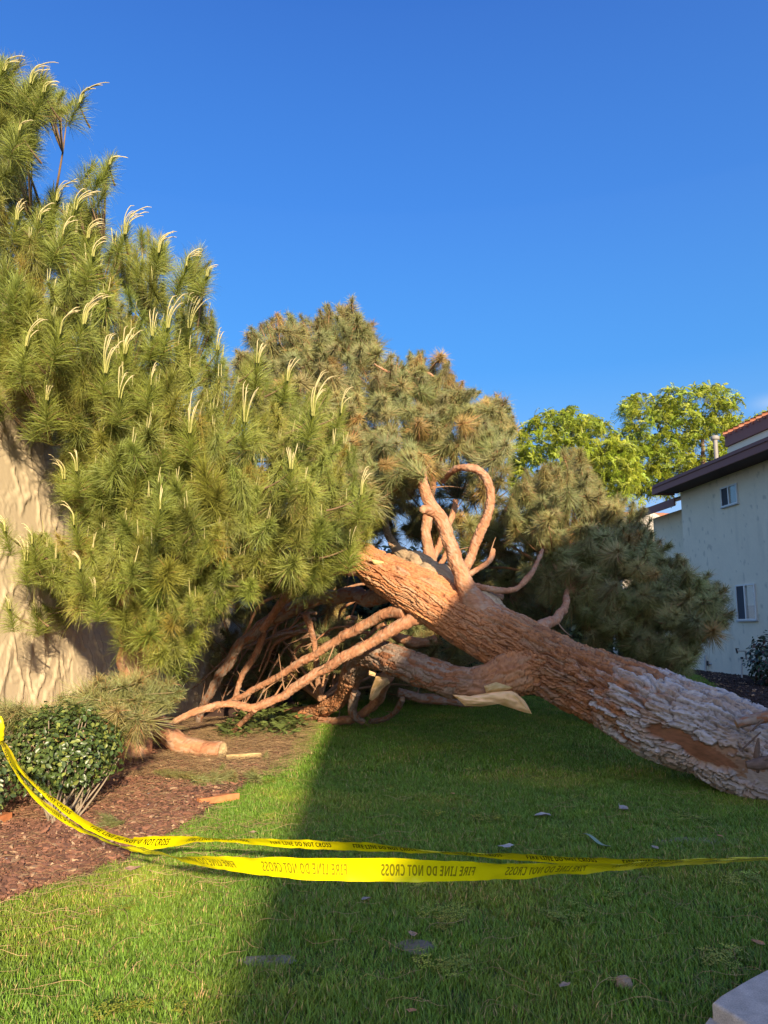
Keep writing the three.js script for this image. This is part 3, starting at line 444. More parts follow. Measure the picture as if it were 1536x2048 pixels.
    const S = 8; tri.forEach((t) => { const A = outline[t[0]], B = outline[t[1]], C = outline[t[2]], o = pos.length / 3; for (let a = 0; a <= S; a++) for (let b = 0; b <= S - a; b++) { const u = a / S, v = b / S; put3(A[0] * (1 - u - v) + B[0] * u + C[0] * v, A[1] * (1 - u - v) + B[1] * u + C[1] * v); } let base = o; for (let a = 0; a < S; a++) { const w = S - a + 1; for (let b = 0; b < S - a; b++) { idx.push(base + b, base + w + b, base + b + 1); if (b < S - a - 1) idx.push(base + b + 1, base + w + b, base + w + b + 1); } base += w; } });
    for (let i = 0; i < n; i++) { const j = (i + 1) % n; idx.push(i, n + i, j, j, n + i, n + j); }
    tri.forEach((t) => idx.push(n + t[2], n + t[1], n + t[0]));
    return part(name, geo(pos, idx, col), vmat(0.8), parent);
  };
  splinter([[905, 1389], [940, 1392], [985, 1384], [1022, 1381], [1035, 1388], [1050, 1402], [1056, 1412], [1064, 1428], [1046, 1424], [1022, 1416], [998, 1408], [962, 1413], [930, 1412]], 8.62, 0.10, -0.02);
  splinter([[968, 1372], [992, 1364], [1018, 1372], [1026, 1376], [1000, 1384], [972, 1386]], 8.66, 0.07, 0, [0.55, 0.38, 0.16]);
  splinter([[752, 1352], [776, 1356], [780, 1366], [764, 1378], [756, 1392], [744, 1402], [738, 1398], [742, 1380]], 10.35, 0.06, 0, [0.55, 0.36, 0.17]);
  splinter([[738, 1341], [752, 1346], [750, 1353], [738, 1350]], 10.4, 0.05, 0, [0.58, 0.4, 0.2]);
  splinter([[765, 1127], [790, 1132], [784, 1137], [778, 1136], [788, 1143], [774, 1142], [764, 1134]], 9.98, 0.04, 0, [0.66, 0.5, 0.2]);
  splinter([[742, 1118], [764, 1122], [786, 1131], [770, 1130], [778, 1137], [760, 1130], [748, 1128]], 10.0, 0.03, 0.03, [0.62, 0.45, 0.2]);
  // broken pieces lodged on the butt of the trunk by the right edge
  const stub = barkTube(pathOf([[1472, 1448, 6.86, 0.042], [1495, 1441, 6.85, 0.046], [1530, 1433, 6.83, 0.05], [1575, 1428, 6.8, 0.05]]), { ds: 0.01, cl: 0.06, cw: 0.025, plate: 0.006, seed: 5, color: greyLimb, endColor: [0.5, 0.26, 0.07] });
  part('branch_stub', stub, barkMat, tree);
  for (const [k, list] of [[0, [[1505, 1462, 6.8, 0.009], [1515, 1450, 6.78, 0.008], [1528, 1440, 6.76, 0.007]]], [1, [[1480, 1502, 6.78, 0.008], [1500, 1484, 6.76, 0.008], [1522, 1464, 6.74, 0.006]]], [2, [[1513, 1515, 6.75, 0.026], [1515, 1495, 6.73, 0.022], [1517, 1476, 6.72, 0.008]]], [3, [[1492, 1530, 6.72, 0.03], [1515, 1528, 6.7, 0.05], [1545, 1524, 6.68, 0.06], [1570, 1525, 6.66, 0.05]]], [4, [[1515, 1545, 6.7, 0.012], [1520, 1530, 6.68, 0.014], [1535, 1515, 6.66, 0.016], [1560, 1508, 6.64, 0.015]]]])
    part('root_piece', barkTube(pathOf(list), { ds: 0.008, cl: 0.05, cw: 0.02, plate: 0.004, seed: 40 + k, color: (v) => mul3([0.15, 0.10, 0.075], 0.8 + 0.5 * v.c1), endColor: [0.4, 0.22, 0.08] }), barkMat, tree);

  const limbs = [[842, 940, 9.9], [836, 890, 10.2], [868, 930, 11.4], [912, 1000, 11], [885, 965, 10.6], [768, 1010, 11.7], [1085, 1100, 10.8], [1134, 1180, 11.2], [1060, 1260, 9.3], [600, 680, 13.4], [640, 820, 13.6], [700, 690, 13.3], [800, 735, 13], [986, 1098, 10.2], [640, 1400, 12.3], [580, 1165, 11]].map((q) => at(...q));
  const limbPoint = nearestOf(limbs), tw = [0.36, 0.19, 0.10];
  // far crown
  crown(tree, { seed: 31, poly: [[455, 720], [484, 668], [510, 640], [545, 622], [585, 618], [620, 622], [660, 605], [700, 590], [738, 612], [756, 655], [770, 700], [800, 702], [845, 690], [885, 702], [922, 728], [940, 765], [990, 782], [1020, 800], [1038, 850], [1034, 900], [1015, 945], [985, 930], [955, 915], [915, 915], [890, 935], [860, 960], [800, 985], [740, 1010], [640, 1010], [520, 900]], step: 31, layers: 5, clump: 62, thin: -0.30, depth: (x, y) => 13.0 - 0.009 * Math.max(0, y - 610) - 0.0045 * Math.max(0, y - 780), bulge: 0.9, reach: 120, gapDepth: 0.6, relief: 1.0, cell: 120, heart: at(760, 860, 15), outward: 0.75, upward: 0.15, wild: 0.7, front: 0.2, size: 1.12, twig: 1.7, twigColor: tw, tufts: LIMP, brown: 0.11, limbPoint, margin: 10 });
  // crown right of the standing limbs, half in the shade
  crown(tree, { seed: 32, poly: [[1012, 985], [1030, 935], [1075, 935], [1110, 900], [1150, 885], [1178, 905], [1192, 940], [1225, 975], [1262, 985], [1300, 1010], [1310, 1045], [1345, 1075], [1380, 1095], [1400, 1135], [1450, 1160], [1462, 1190], [1470, 1245], [1440, 1270], [1425, 1300], [1400, 1310], [1395, 1360], [1330, 1350], [1260, 1322], [1180, 1290], [1150, 1240], [1118, 1215], [1060, 1185], [1030, 1140], [1050, 1095], [1010, 1060], [990, 1020]], step: 31, layers: 5, clump: 62, thin: -0.30, depth: (x, y) => 12.2 - 0.0022 * (x - 1000) - 0.0042 * (y - 900), bulge: 0.8, reach: 110, gapDepth: 0.5, relief: 1.1, cell: 115, heart: at(1180, 1150, 13.6), outward: 0.8, upward: 0.2, wild: 0.65, front: 0.15, size: 1.05, twig: 1.5, twigColor: tw, tufts: LIMP, brown: 0.04, limbPoint, margin: 12 });
  crown(tree, { seed: 35, poly: [[600, 1245], [650, 1228], [720, 1240], [730, 1290], [690, 1330], [620, 1345], [590, 1300]], step: 36, layers: 2, clump: 60, thin: -0.25, depth: () => 12.2, bulge: 0.3, reach: 60, gapDepth: 0.5, cell: 140, heart: at(660, 1290, 14), outward: 0.6, upward: 0.1, wild: 0.9, size: 0.85, twig: 1.2, twigColor: tw, tufts: LIMP, brown: 0.1, limbPoint, margin: 6 });
  crown(tree, { seed: 36, poly: [[770, 1275], [850, 1270], [890, 1300], [860, 1335], [790, 1320]], step: 34, layers: 2, clump: 60, thin: -0.4, depth: () => 12.4, bulge: 0.3, reach: 60, gapDepth: 0.5, cell: 140, heart: at(820, 1300, 14), outward: 0.6, upward: 0.2, wild: 0.9, size: 0.8, twig: 1.2, twigColor: tw, tufts: LIMP, brown: 0.05, limbPoint, margin: 4 });
  crown(tree, { seed: 37, poly: [[380, 880], [740, 960], [770, 1100], [700, 1190], [400, 1180]], step: 40, layers: 3, clump: 70, thin: -0.5, depth: () => 14.2, bulge: 0.3, reach: 80, gapDepth: 0.6, cell: 160, heart: at(560, 1050, 16), outward: 0.5, upward: 0.1, wild: 0.9, size: 1.1, twig: 1.3, twigColor: tw, tufts: LIMP, brown: 0.05, limbPoint, margin: 6 });
  // foliage deep behind the standing limbs and in the hollow under the trunk
  crown(tree, { seed: 33, poly: [[690, 950], [880, 900], [1020, 920], [1060, 1000], [1080, 1180], [1200, 1300], [1150, 1340], [1020, 1250], [905, 1150], [860, 1100], [760, 1080], [690, 1060]], step: 36, layers: 4, clump: 60, thin: -0.25, depth: () => 13.6, bulge: 0.5, reach: 100, gapDepth: 0.6, cell: 140, heart: at(940, 1080, 16.5), outward: 0.6, upward: 0.1, wild: 0.9, size: 1.15, twig: 1.5, twigColor: tw, tufts: LIMP, brown: 0.08, limbPoint });
  crown(tree, { seed: 34, poly: [[400, 1160], [700, 1180], [760, 1240], [870, 1240], [990, 1330], [960, 1425], [800, 1420], [720, 1400], [640, 1405], [500, 1395], [380, 1400]], step: 36, layers: 4, clump: 70, thin: -0.22, depth: () => 14.6, bulge: 0.4, reach: 80, gapDepth: 0.7, cell: 150, heart: at(640, 1300, 17), outward: 0.5, upward: 0.0, wild: 0.9, size: 1.1, twig: 1.4, twigColor: tw, tufts: LIMP, brown: 0.12, limbPoint });
}

// ------------------------------------------------------------ the standing pine on the left
{
  const tree = thing('standing_pine_tree', 'tall green pine on the left with long needles and pale upright candles', 'pine tree');
  const trunkPath = [[V(-3.0, -0.1, -9.6), 0.2], [V(-3.05, 1.5, -9.5), 0.18], [V(-3.2, 3.2, -9.35), 0.15], [V(-3.6, 4.9, -9.1), 0.09], [V(-4.1, 6.3, -8.8), 0.03]].map(([p, r]) => ({ p, r }));
  part('trunk', barkTube(trunkPath, { ds: 0.024, cl: 0.12, cw: 0.045, plate: 0.014, seed: 8, color: limbBark }), barkMat, tree);
  const heads = resample(trunkPath, 0.4).map((q) => q.p);
  const limbPoint = nearestOf(heads.filter((p) => p.y > 1.2));
  const depth = (x, y) => 7.0 + 0.0014 * Math.max(-100, x) + 0.0011 * Math.max(0, 900 - y);
  const common = { tufts: FRESH, twigColor: [0.23, 0.15, 0.08], twig: 1, limbPoint, cell: 150, heart: V(-2.9, 2.4, -9.6), wild: 1.0, size: 0.92, brown: 0.035, clump: 80 };
  const main = [[-40, 380], [0, 400], [60, 395], [115, 375], [170, 385], [210, 440], [250, 460], [290, 425], [325, 470], [345, 510], [330, 560], [345, 600], [400, 590], [440, 620], [440, 690], [480, 720], [540, 745], [590, 760], [650, 765], [690, 795], [705, 850], [735, 900], [745, 950], [775, 1000], [768, 1050], [730, 1085], [700, 1100], [650, 1195], [600, 1182], [540, 1170], [480, 1200], [440, 1245], [405, 1298], [375, 1345], [300, 1330], [245, 1315], [225, 1240], [170, 1225], [110, 1240], [60, 1245], [45, 1215], [80, 1195], [40, 1150], [35, 1095], [70, 1060], [130, 1060], [150, 1010], [105, 960], [100, 920], [130, 885], [60, 850], [20, 830], [-40, 800]];
  const tips = crown(tree, { ...common, seed: 51, poly: main, step: 39, layers: 5, thin: -0.17, depth, bulge: 1.3, reach: 170, gapDepth: 0.42, relief: 1.1, outward: 0.7, upward: 0.75, front: 0.25, wind: 0.06, margin: 13 });
  const top = crown(tree, { ...common, seed: 52, poly: [[-60, 90], [10, 125], [55, 135], [100, 145], [120, 170], [180, 190], [190, 215], [130, 235], [90, 260], [115, 300], [70, 320], [60, 360], [60, 440], [-60, 440]], step: 38, layers: 4, thin: -0.4, depth: (x, y) => depth(x, y) + 0.1, bulge: 0.6, reach: 100, gapDepth: 0.45, outward: 0.7, upward: 0.35, wind: 0.75, front: 0.1, margin: 14, cell: 130 });
  const spray = crown(tree, { ...common, seed: 53, poly: [[145, 400], [150, 330], [180, 330], [215, 305], [245, 320], [235, 350], [215, 365], [255, 375], [250, 400], [210, 410], [205, 425], [160, 430]], step: 34, layers: 2, thin: -0.4, depth: (x, y) => depth(x, y) + 0.4, bulge: 0.2, reach: 40, gapDepth: 0.3, outward: 0.9, upward: 0.15, wind: 0.55, front: 0, margin: 6, cell: 200, size: 0.75 });
  crown(tree, { ...common, seed: 56, poly: [[630, 1010], [735, 1030], [752, 1070], [735, 1100], [705, 1122], [660, 1150], [630, 1140]], step: 34, layers: 3, thin: -0.6, depth: () => 9.2, bulge: 0.2, reach: 60, gapDepth: 0.3, outward: 0.6, upward: 0.2, margin: 4, cell: 200, size: 0.85 });
  crown(tree, { ...common, seed: 55, poly: [[-40, 520], [70, 520], [90, 690], [50, 760], [-20, 760]], step: 46, layers: 2, thin: -0.6, depth: (x, y) => depth(x, y) + 0.3, bulge: 0.3, reach: 80, gapDepth: 0.4, outward: 0.7, upward: 0.7, margin: 6, cell: 170 });
  crown(tree, { ...common, seed: 54, poly: [[330, 500], [420, 500], [440, 540], [430, 590], [420, 640], [360, 620]], step: 38, layers: 2, thin: -0.3, depth: (x, y) => depth(x, y) + 0.7, bulge: 0.2, reach: 40, gapDepth: 0.3, outward: 0.8, upward: 0.5, wind: 0.35, front: 0, margin: 10, cell: 200, size: 0.85 });
  // pale candles: bunches of new shoots that stand up from the shoot tips, bowed by the wind at the top
  const candleMat = vmat(0.7);
  const candleGeo = (seed, n, len, lean) => {
    const R = rng(seed), list = [];
    for (let i = 0; i < n; i++) {
      const L = len * (0.65 + 0.45 * R()), a = R() * TAU, sp = 0.05 + 0.22 * R(), bow = lean * (0.7 + 0.6 * R());
      const p0 = V(0.012 * Math.cos(a), 0, 0.012 * Math.sin(a)), p1 = V(sp * 0.5 * L * Math.cos(a) + bow * 0.12 * L, 0.5 * L, sp * 0.5 * L * Math.sin(a)), p2 = V(sp * L * Math.cos(a) + bow * 0.62 * L, L * (1 - 0.28 * Math.abs(bow)), sp * L * Math.sin(a)), p3 = V(p2.x + bow * 0.22 * L, p2.y + 0.05 * L * (1 - 1.6 * Math.abs(bow)), p2.z);
      const g = new THREE.TubeGeometry(new THREE.CatmullRomCurve3([p0, p1, p2, p3]), 9, 0.0046, 6, false), C = [], P = g.attributes.position, n2 = g.attributes.normal;
      for (let k = 0; k < P.count; k++) { const u = Math.floor(k / 7) / 9, rr = (u > 0.93 ? 0.45 : 1) * (0.85 + 0.3 * hash(k, i, seed)); P.setXYZ(k, P.getX(k) + n2.getX(k) * 0.0046 * (rr - 1), P.getY(k) + n2.getY(k) * 0.0046 * (rr - 1), P.getZ(k) + n2.getZ(k) * 0.0046 * (rr - 1)); const q = 0.85 + 0.25 * hash(k, i, 3); C.push(...mul3(mix3([0.36, 0.35, 0.09], [0.60, 0.51, 0.27], sm(0.2, 0.85, u)), q)); }
      g.setAttribute('color', new THREE.Float32BufferAttribute(C, 3)); g.deleteAttribute('uv'); list.push(g);
    }
    return mergeGeometries(list);
  };
  const spots = [[62, 168, 50, 5, 1], [8, 140, 42, 4, 1], [158, 205, 48, 6, 1], [88, 185, 40, 3, 1], [40, 262, 36, 3, .9], [218, 328, 34, 3, 1], [112, 402, 55, 5, .75], [150, 420, 52, 6, .75], [78, 440, 40, 4, .6], [34, 440, 46, 5, .5], [176, 476, 50, 6, .7], [128, 470, 40, 4, .7], [250, 468, 66, 8, .65], [318, 505, 55, 7, .7], [186, 512, 46, 5, .6], [372, 532, 46, 5, .8], [414, 552, 36, 3, .9], [378, 656, 74, 7, .3], [336, 656, 66, 4, .45], [305, 672, 55, 4, .1], [8, 668, 62, 6, .6], [52, 692, 56, 5, .6], [118, 668, 60, 5, .6], [168, 648, 62, 8, .6], [212, 746, 84, 7, .35], [250, 708, 58, 6, .35], [240, 796, 60, 5, .3], [380, 866, 82, 5, .15], [490, 844, 76, 5, .2], [515, 726, 44, 5, .2], [574, 762, 50, 6, .3], [626, 832, 88, 9, .35], [682, 826, 56, 4, .5], [128, 958, 54, 7, -.55], [152, 942, 44, 4, -.3], [10, 1062, 36, 3, -.6], [66, 1088, 44, 3, -.4], [52, 1122, 50, 5, -.35], [150, 1050, 52, 3, -.55], [318, 1018, 44, 3, 0], [582, 938, 48, 5, 0], [722, 990, 56, 4, .35], [188, 1194, 40, 3, -.3], [160, 1138, 36, 3, -.5], [72, 1226, 28, 2, -.4], [20, 1218, 30, 2, -.3], [94, 800, 40, 3, .2], [300, 770, 46, 3, .2], [435, 700, 44, 4, .3], [700, 1090, 34, 2, .1]];
  const frontAt = (x, y) => { let best = 99, b2 = 99; for (const t of [...tips, ...top, ...spray]) { const q = Math.hypot(t.px - x, t.py - y); if (q < 45 && t.d < best) best = t.d; if (q < 140 && t.d < b2) b2 = t.d; } return best < 90 ? best : b2 < 90 ? b2 : depth(x, y); };
  const shoots = sub('bough', tree), shootSet = [], shootTwigs = [], RS = rng(78);
  spots.forEach(([x, y], i) => { const p = at(x, y + 4, frontAt(x, y) - 0.14), lean = spots[i][4], a = V(0.45 * lean + 0.2 * (RS() - 0.5), 1, 0.1 + 0.2 * (RS() - 0.5)).normalize(), tone = 0.9 + 0.25 * RS(); shootSet.push({ m: matrixOf(p, a, RS() * TAU, 0.8 + 0.3 * RS()), c: rgb(tone, tone, tone * 0.9) }); twigInto(shootTwigs, p.clone().lerp(V(-2.9, p.y - 0.9, -8.9), 0.14), p, 0.012, 0.006, [0.23, 0.15, 0.08], 0.1); });
  instanced('needles', FRESH[2], needleMat, shootSet, shoots); part('twigs', mergeGeometries(shootTwigs), twigMat, shoots, { kind: 'stuff' });
  spots.forEach(([x, y, L, n, lean], i) => { const d = frontAt(x, y) - 0.22, m = part('candle', candleGeo(700 + i, n, L / FOCAL * d * 1.05, lean), candleMat, tree); m.position.copy(at(x, y, d)); m.rotation.y = (hash(i, 2, 1) - 0.5) * 0.5; });
  // short single buds at many of the other tips
  const budGeo = (() => { const g = new THREE.CylinderGeometry(0.0028, 0.0045, 0.11, 5); g.translate(0, 0.09, 0); const C = []; for (let i = 0; i < g.attributes.position.count; i++) C.push(0.42, 0.38, 0.16); g.setAttribute('color', new THREE.Float32BufferAttribute(C, 3)); return g; })();
  const RB = rng(77), buds = tips.filter((t) => t.l < 2 && RB() < 0.5).flatMap((t) => { const out = []; for (let k = 0; k < 1 + Math.floor(RB() * 3); k++) out.push({ m: matrixOf(t.p.clone().add(V((RB() - 0.5) * 0.05, 0.02, (RB() - 0.5) * 0.05)), V((RB() - 0.5) * 0.35 + 0.05, 1, (RB() - 0.5) * 0.35 + 0.1).normalize(), 0, 0.7 + RB() * 0.9) }); return out; });
  instanced('buds', budGeo, candleMat, buds, tree);
}

// ------------------------------------------------------------ light green trees behind the roofs
{
  const leafSpray = (seed) => { // a drooping frond with small paired leaflets
    const R = rng(seed), pos = [], idx = [], col = [];
    for (let f = 0; f < 12; f++) {
      const az = R() * TAU, L = 0.22 + 0.34 * R(), lift = 1.3 * R() - 0.5;
      for (let i = 2; i < 10; i++) for (const s of [-1, 1]) {
        const u = i / 10, r = L * u, y = lift * u * L - 0.75 * L * u * u, x = r * Math.cos(az), z = r * Math.sin(az), w = 0.06 * (0.7 + 0.6 * R()), v = pos.length / 3;
        const ax = -Math.sin(az) * s, az2 = Math.cos(az) * s, dy = -0.03 + 0.05 * (R() - 0.5), tw = (R() - 0.5) * 0.05;
        pos.push(x, y, z, x + ax * w * 0.5 + 0.022 * Math.cos(az), y + dy * 0.5 + 0.02 + tw, z + az2 * w * 0.5 + 0.022 * Math.sin(az), x + ax * w, y + dy, z + az2 * w, x + ax * w * 0.5 - 0.022 * Math.cos(az), y + dy * 0.5 - 0.02 + tw, z + az2 * w * 0.5 - 0.022 * Math.sin(az));
        idx.push(v, v + 1, v + 2, v, v + 2, v + 3); const k = 0.8 + 0.4 * R(); for (let c = 0; c < 4; c++) col.push(0.225 * k, 0.29 * k, 0.02 * k);
      }
    }
    return geo(pos, idx, col);
  };
  const sprays = [1, 2, 3, 4].map((k) => leafSpray(900 + k)), leafMat = vmat(0.55);
  const tree = (label, poly, d, trunkX, seed, thin) => {
    const t = thing('leafy_tree', label, 'tree', V(0, 0, 0), 0, undefined), base = onGround(trunkX, 1300); const top = at(trunkX, 880, d);
    const b = V(top.x, -0.3, top.z), trunk = [[b, 0.36], [b.clone().lerp(top, 0.3).add(V(0.2, 0, 0)), 0.3], [b.clone().lerp(top, 0.65).add(V(-0.2, 0, 0.2)), 0.2], [top, 0.09]].map(([p, r]) => ({ p, r }));
    part('trunk', barkTube(trunk, { ds: 0.12, cl: 0.5, cw: 0.12, plate: 0.02, seed, color: greyLimb }), barkMat, t);
    crown(t, { seed, poly, step: 11, layers: 3, clump: 24, thin, depth: () => d - 1.5, bulge: 2.2, reach: 70, gapDepth: 1.1, relief: 2.2, cell: 44, heart: at(trunkX, 930, d + 3), back: 0.9, outward: 0.4, upward: 0.5, wild: 1.5, size: 1.15, twig: 1.3, twigColor: [0.2, 0.16, 0.11], tufts: sprays, material: leafMat, needlesName: 'leaves', margin: 5, limbPoint: nearestOf(resample(trunk, 1).map((q) => q.p).slice(4)) });
  };
  tree('yellow-green feathery tree behind the fallen pine, left of the taller one', [[1000, 960], [1018, 900], [1035, 862], [1060, 835], [1080, 815], [1105, 812], [1128, 806], [1150, 808], [1165, 826], [1205, 834], [1228, 846], [1250, 868], [1280, 890], [1300, 960], [1280, 1010], [1150, 1010], [1030, 1000]], 41, 1130, 61, -0.04);
  tree('tallest yellow-green feathery tree, right behind the pale flue of the house', [[1236, 808], [1262, 785], [1290, 778], [1318, 782], [1336, 766], [1352, 772], [1370, 762], [1400, 768], [1424, 764], [1446, 770], [1470, 778], [1486, 794], [1478, 812], [1486, 836], [1474, 862], [1480, 890], [1468, 930], [1440, 960], [1400, 990], [1340, 1000], [1260, 990], [1190, 960], [1185, 905], [1215, 868], [1250, 850], [1240, 832]], 44, 1405, 62, -0.03);
  tree('sparse light green treetop peeking over the tiled parapet at the right edge', [[1476, 850], [1500, 825], [1530, 818], [1570, 822], [1640, 850], [1640, 960], [1500, 960], [1474, 900]], 47, 1540, 63, 0.0);
}

// ------------------------------------------------------------ shrubs, log and what lies about
const leafGeo = (L, W, fold = 0.25) => { const p = [0, 0, 0, W * 0.5, fold * W * 0.5, L * 0.4, 0, -fold * W * 0.1, L * 0.45, -W * 0.5, fold * W * 0.5, L * 0.4, W * 0.36, fold * W * 0.3, L * 0.72, 0, -0.02 * L, L * 0.75, -W * 0.36, fold * W * 0.3, L * 0.72, 0, -0.08 * L, L]; return geo(p, [0, 2, 1, 0, 3, 2, 1, 2, 5, 1, 5, 4, 2, 3, 6, 2, 6, 5, 4, 5, 7, 5, 6, 7]); };
function shrub(name, label, base, rx, ry, rz, cy, n, seed, color, leafSize, stems) {
  const s = thing(name, label, 'shrub', base), R = rng(seed), set = [], st = [];
  const c = V(0, cy, 0), ends = [];
  for (let i = 0; i < n; i++) {
    const u = R() * TAU, v = Math.acos(2 * R() - 1), r = Math.pow(R(), 0.28) * (1 + 0.22 * N3(Math.sin(u) * 2 + seed, Math.cos(u) * 2, v * 2));
    const dir = V(Math.sin(v) * Math.cos(u), Math.cos(v), Math.sin(v) * Math.sin(u)), p = V(dir.x * rx * r, c.y + dir.y * ry * r, dir.z * rz * r);
    if (p.y < 0.06) continue;
    const ax = dir.clone().add(V((R() - 0.5) * 1.6, 0.7 + (R() - 0.5), (R() - 0.5) * 1.6)).normalize();
    const q = new THREE.Quaternion().setFromUnitVectors(V(0, 1, 0), ax).multiply(new THREE.Quaternion().setFromEuler(new THREE.Euler((R() - 0.5) * 0.9, R() * TAU, (R() - 0.5) * 0.9)));
    const k = 0.7 + 0.6 * R(), pick = R() < 0.16;
    set.push({ m: new THREE.Matrix4().compose(p, q, V(1, 1, 1).multiplyScalar(leafSize * (0.7 + 0.6 * R()))), c: pick ? rgb(...mul3(color[1], k)) : rgb(...mul3(color[0], k)) });
    if (i % 110 === 0) ends.push(p);
  }
  ends.forEach((p, i) => twigInto(st, V(0.12 * Math.sin(i), 0, 0.1 * Math.cos(i * 2)), p, 0.011, 0.004, stems, 0.1));
  part('stems', mergeGeometries(st), twigMat, s, { kind: 'stuff' });
  instanced('leaves', leafGeo(1, 0.55), new THREE.MeshStandardMaterial({ roughness: 0.36, side: THREE.DoubleSide }), set, s);
  return s;
}
{
  const g = onGround(60, 1640), b1 = V(-2.62, 0.0, -6.5);
  shrub('glossy_shrub', 'rounded dark green glossy leaved shrub at left under the dropped pine sprays', b1, 0.47, 0.36, 0.42, 0.58, 4200, 5, [[0.06, 0.095, 0.022], [0.19, 0.22, 0.045]], 0.046, [0.30, 0.24, 0.17]);
  shrub('glossy_shrub', 'low leafy shrub at the left edge beside the yellow tape knot', V(-3.15, 0, -6.35), 0.32, 0.3, 0.4, 0.42, 900, 6, [[0.05, 0.08, 0.03], [0.15, 0.18, 0.05]], 0.055, [0.30, 0.24, 0.17]);
  shrub('trimmed_bush', 'dark green bush with reddish tips against the pale house wall at the right edge', V(8.55, 0.25, -17.0), 0.62, 0.62, 0.7, 0.62, 1500, 7, [[0.035, 0.065, 0.02], [0.16, 0.07, 0.05]], 0.10, [0.16, 0.11, 0.08]);
  // leafy ground cover behind the stick, one mass
  const R = rng(12), set = [];
  for (let i = 0; i < 1500; i++) { const d = 11 + 3.6 * R(), x = -2.35 + 1.2 * R() - (d - 11) * 0.06; if (N3(x * 2, d * 2, 4) < -0.25) continue; const ax = V((R() - 0.5) * 1.2, 1, (R() - 0.5) * 1.2).normalize(); set.push({ m: matrixOf(V(x, 0.03 + 0.16 * R(), -d), ax, R() * TAU, V(0.13, 0.10, 0.13).multiplyScalar(0.6 + 0.8 * R())), c: rgb(...mul3([0.13, 0.17, 0.045], 0.6 + 0.8 * R())) }); }
  tag(instanced('ground_cover', leafGeo(1, 0.45), new THREE.MeshStandardMaterial({ roughness: 0.45, side: THREE.DoubleSide }), set, scene), 'low leafy ground cover growing behind the fallen limbs', 'ground cover');
}
{ // dark hedge added to blacken the hollow behind the crowns
  const backdrop = thing('backdrop', 'added dark leafy hedge across the far end of the court behind the fallen crown', 'backdrop', V(0, 0, 0)), R = rng(70), set = [], st = [];
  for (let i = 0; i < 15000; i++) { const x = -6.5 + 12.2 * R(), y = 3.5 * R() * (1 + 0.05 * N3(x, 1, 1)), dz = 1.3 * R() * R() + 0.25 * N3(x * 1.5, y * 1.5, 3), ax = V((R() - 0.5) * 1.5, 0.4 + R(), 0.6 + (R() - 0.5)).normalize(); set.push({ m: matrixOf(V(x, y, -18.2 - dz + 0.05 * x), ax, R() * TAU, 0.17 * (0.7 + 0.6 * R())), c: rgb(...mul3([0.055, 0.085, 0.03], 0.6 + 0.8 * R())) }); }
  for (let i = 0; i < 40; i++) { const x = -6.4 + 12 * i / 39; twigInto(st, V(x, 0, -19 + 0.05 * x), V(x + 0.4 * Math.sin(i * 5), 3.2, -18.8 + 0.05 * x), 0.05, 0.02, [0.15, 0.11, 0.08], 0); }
  part('core', box(12, 3.2, 0.7, -0.4, 1.6, -19.6), std([0.03, 0.035, 0.018], 1), backdrop); part('stems', mergeGeometries(st), twigMat, backdrop, { kind: 'stuff' });
  instanced('leaves', leafGeo(1, 0.55), new THREE.MeshStandardMaterial({ roughness: 0.5, side: THREE.DoubleSide }), set, backdrop);
}
const cutFace = (center, normal, r, parent, c = [0.62, 0.47, 0.24]) => {
  const pos = [0, 0, 0], col = [...c], idx = [], S = 28, K = 6; for (let k = 1; k <= K; k++) for (let i = 0; i < S; i++) { const a = i / S * TAU, rr = r * k / K * (1 + 0.06 * N3(Math.cos(a) * 2, Math.sin(a) * 2, 4)); pos.push(Math.cos(a) * rr, 0.012 * N3(Math.cos(a) * k, Math.sin(a) * k, 7), Math.sin(a) * rr); const q = (k % 2 ? 0.9 : 1.08) * (0.9 + 0.2 * hash(i, k)); col.push(...mul3(k === K ? [0.34, 0.2, 0.11] : c, q)); }
  for (let i = 0; i < S; i++) { idx.push(0, 1 + (i + 1) % S, 1 + i); for (let k = 0; k < K - 1; k++) { const a = 1 + k * S + i, b = 1 + k * S + (i + 1) % S; idx.push(a, b, a + S, b, b + S, a + S); } }
  const m = part('cut_face', geo(pos, idx, col), vmat(0.85), parent); m.position.copy(center); m.quaternion.setFromUnitVectors(V(0, 1, 0), normal); return m;
};
{ // sawn log that comes out from behind the shrub
  const log = thing('sawn_log', 'curved sawn log with a pale cut end lying on the mulch behind the shrub', 'log');
  const list = pathOf([[-60, 1500, 8.9, 0.13], [60, 1490, 9.2, 0.135], [180, 1472, 9.5, 0.14], [270, 1448, 9.7, 0.135], [312, 1442, 9.75, 0.13], [334, 1468, 9.6, 0.125], [362, 1490, 9.45, 0.118], [400, 1504, 9.35, 0.112], [444, 1518, 9.25, 0.11]]);
  list.forEach((q) => { q.p.y = Math.max(q.p.y, q.r * 0.85); });
  part('stem', barkTube(list, { ds: 0.014, cl: 0.12, cw: 0.045, plate: 0.012, seed: 15, color: limbBark }), barkMat, log);
  const a = list[8].p, dir = a.clone().sub(list[7].p).normalize(); cutFace(a.clone().addScaledVector(dir, 0.008), dir, 0.112, log);
}
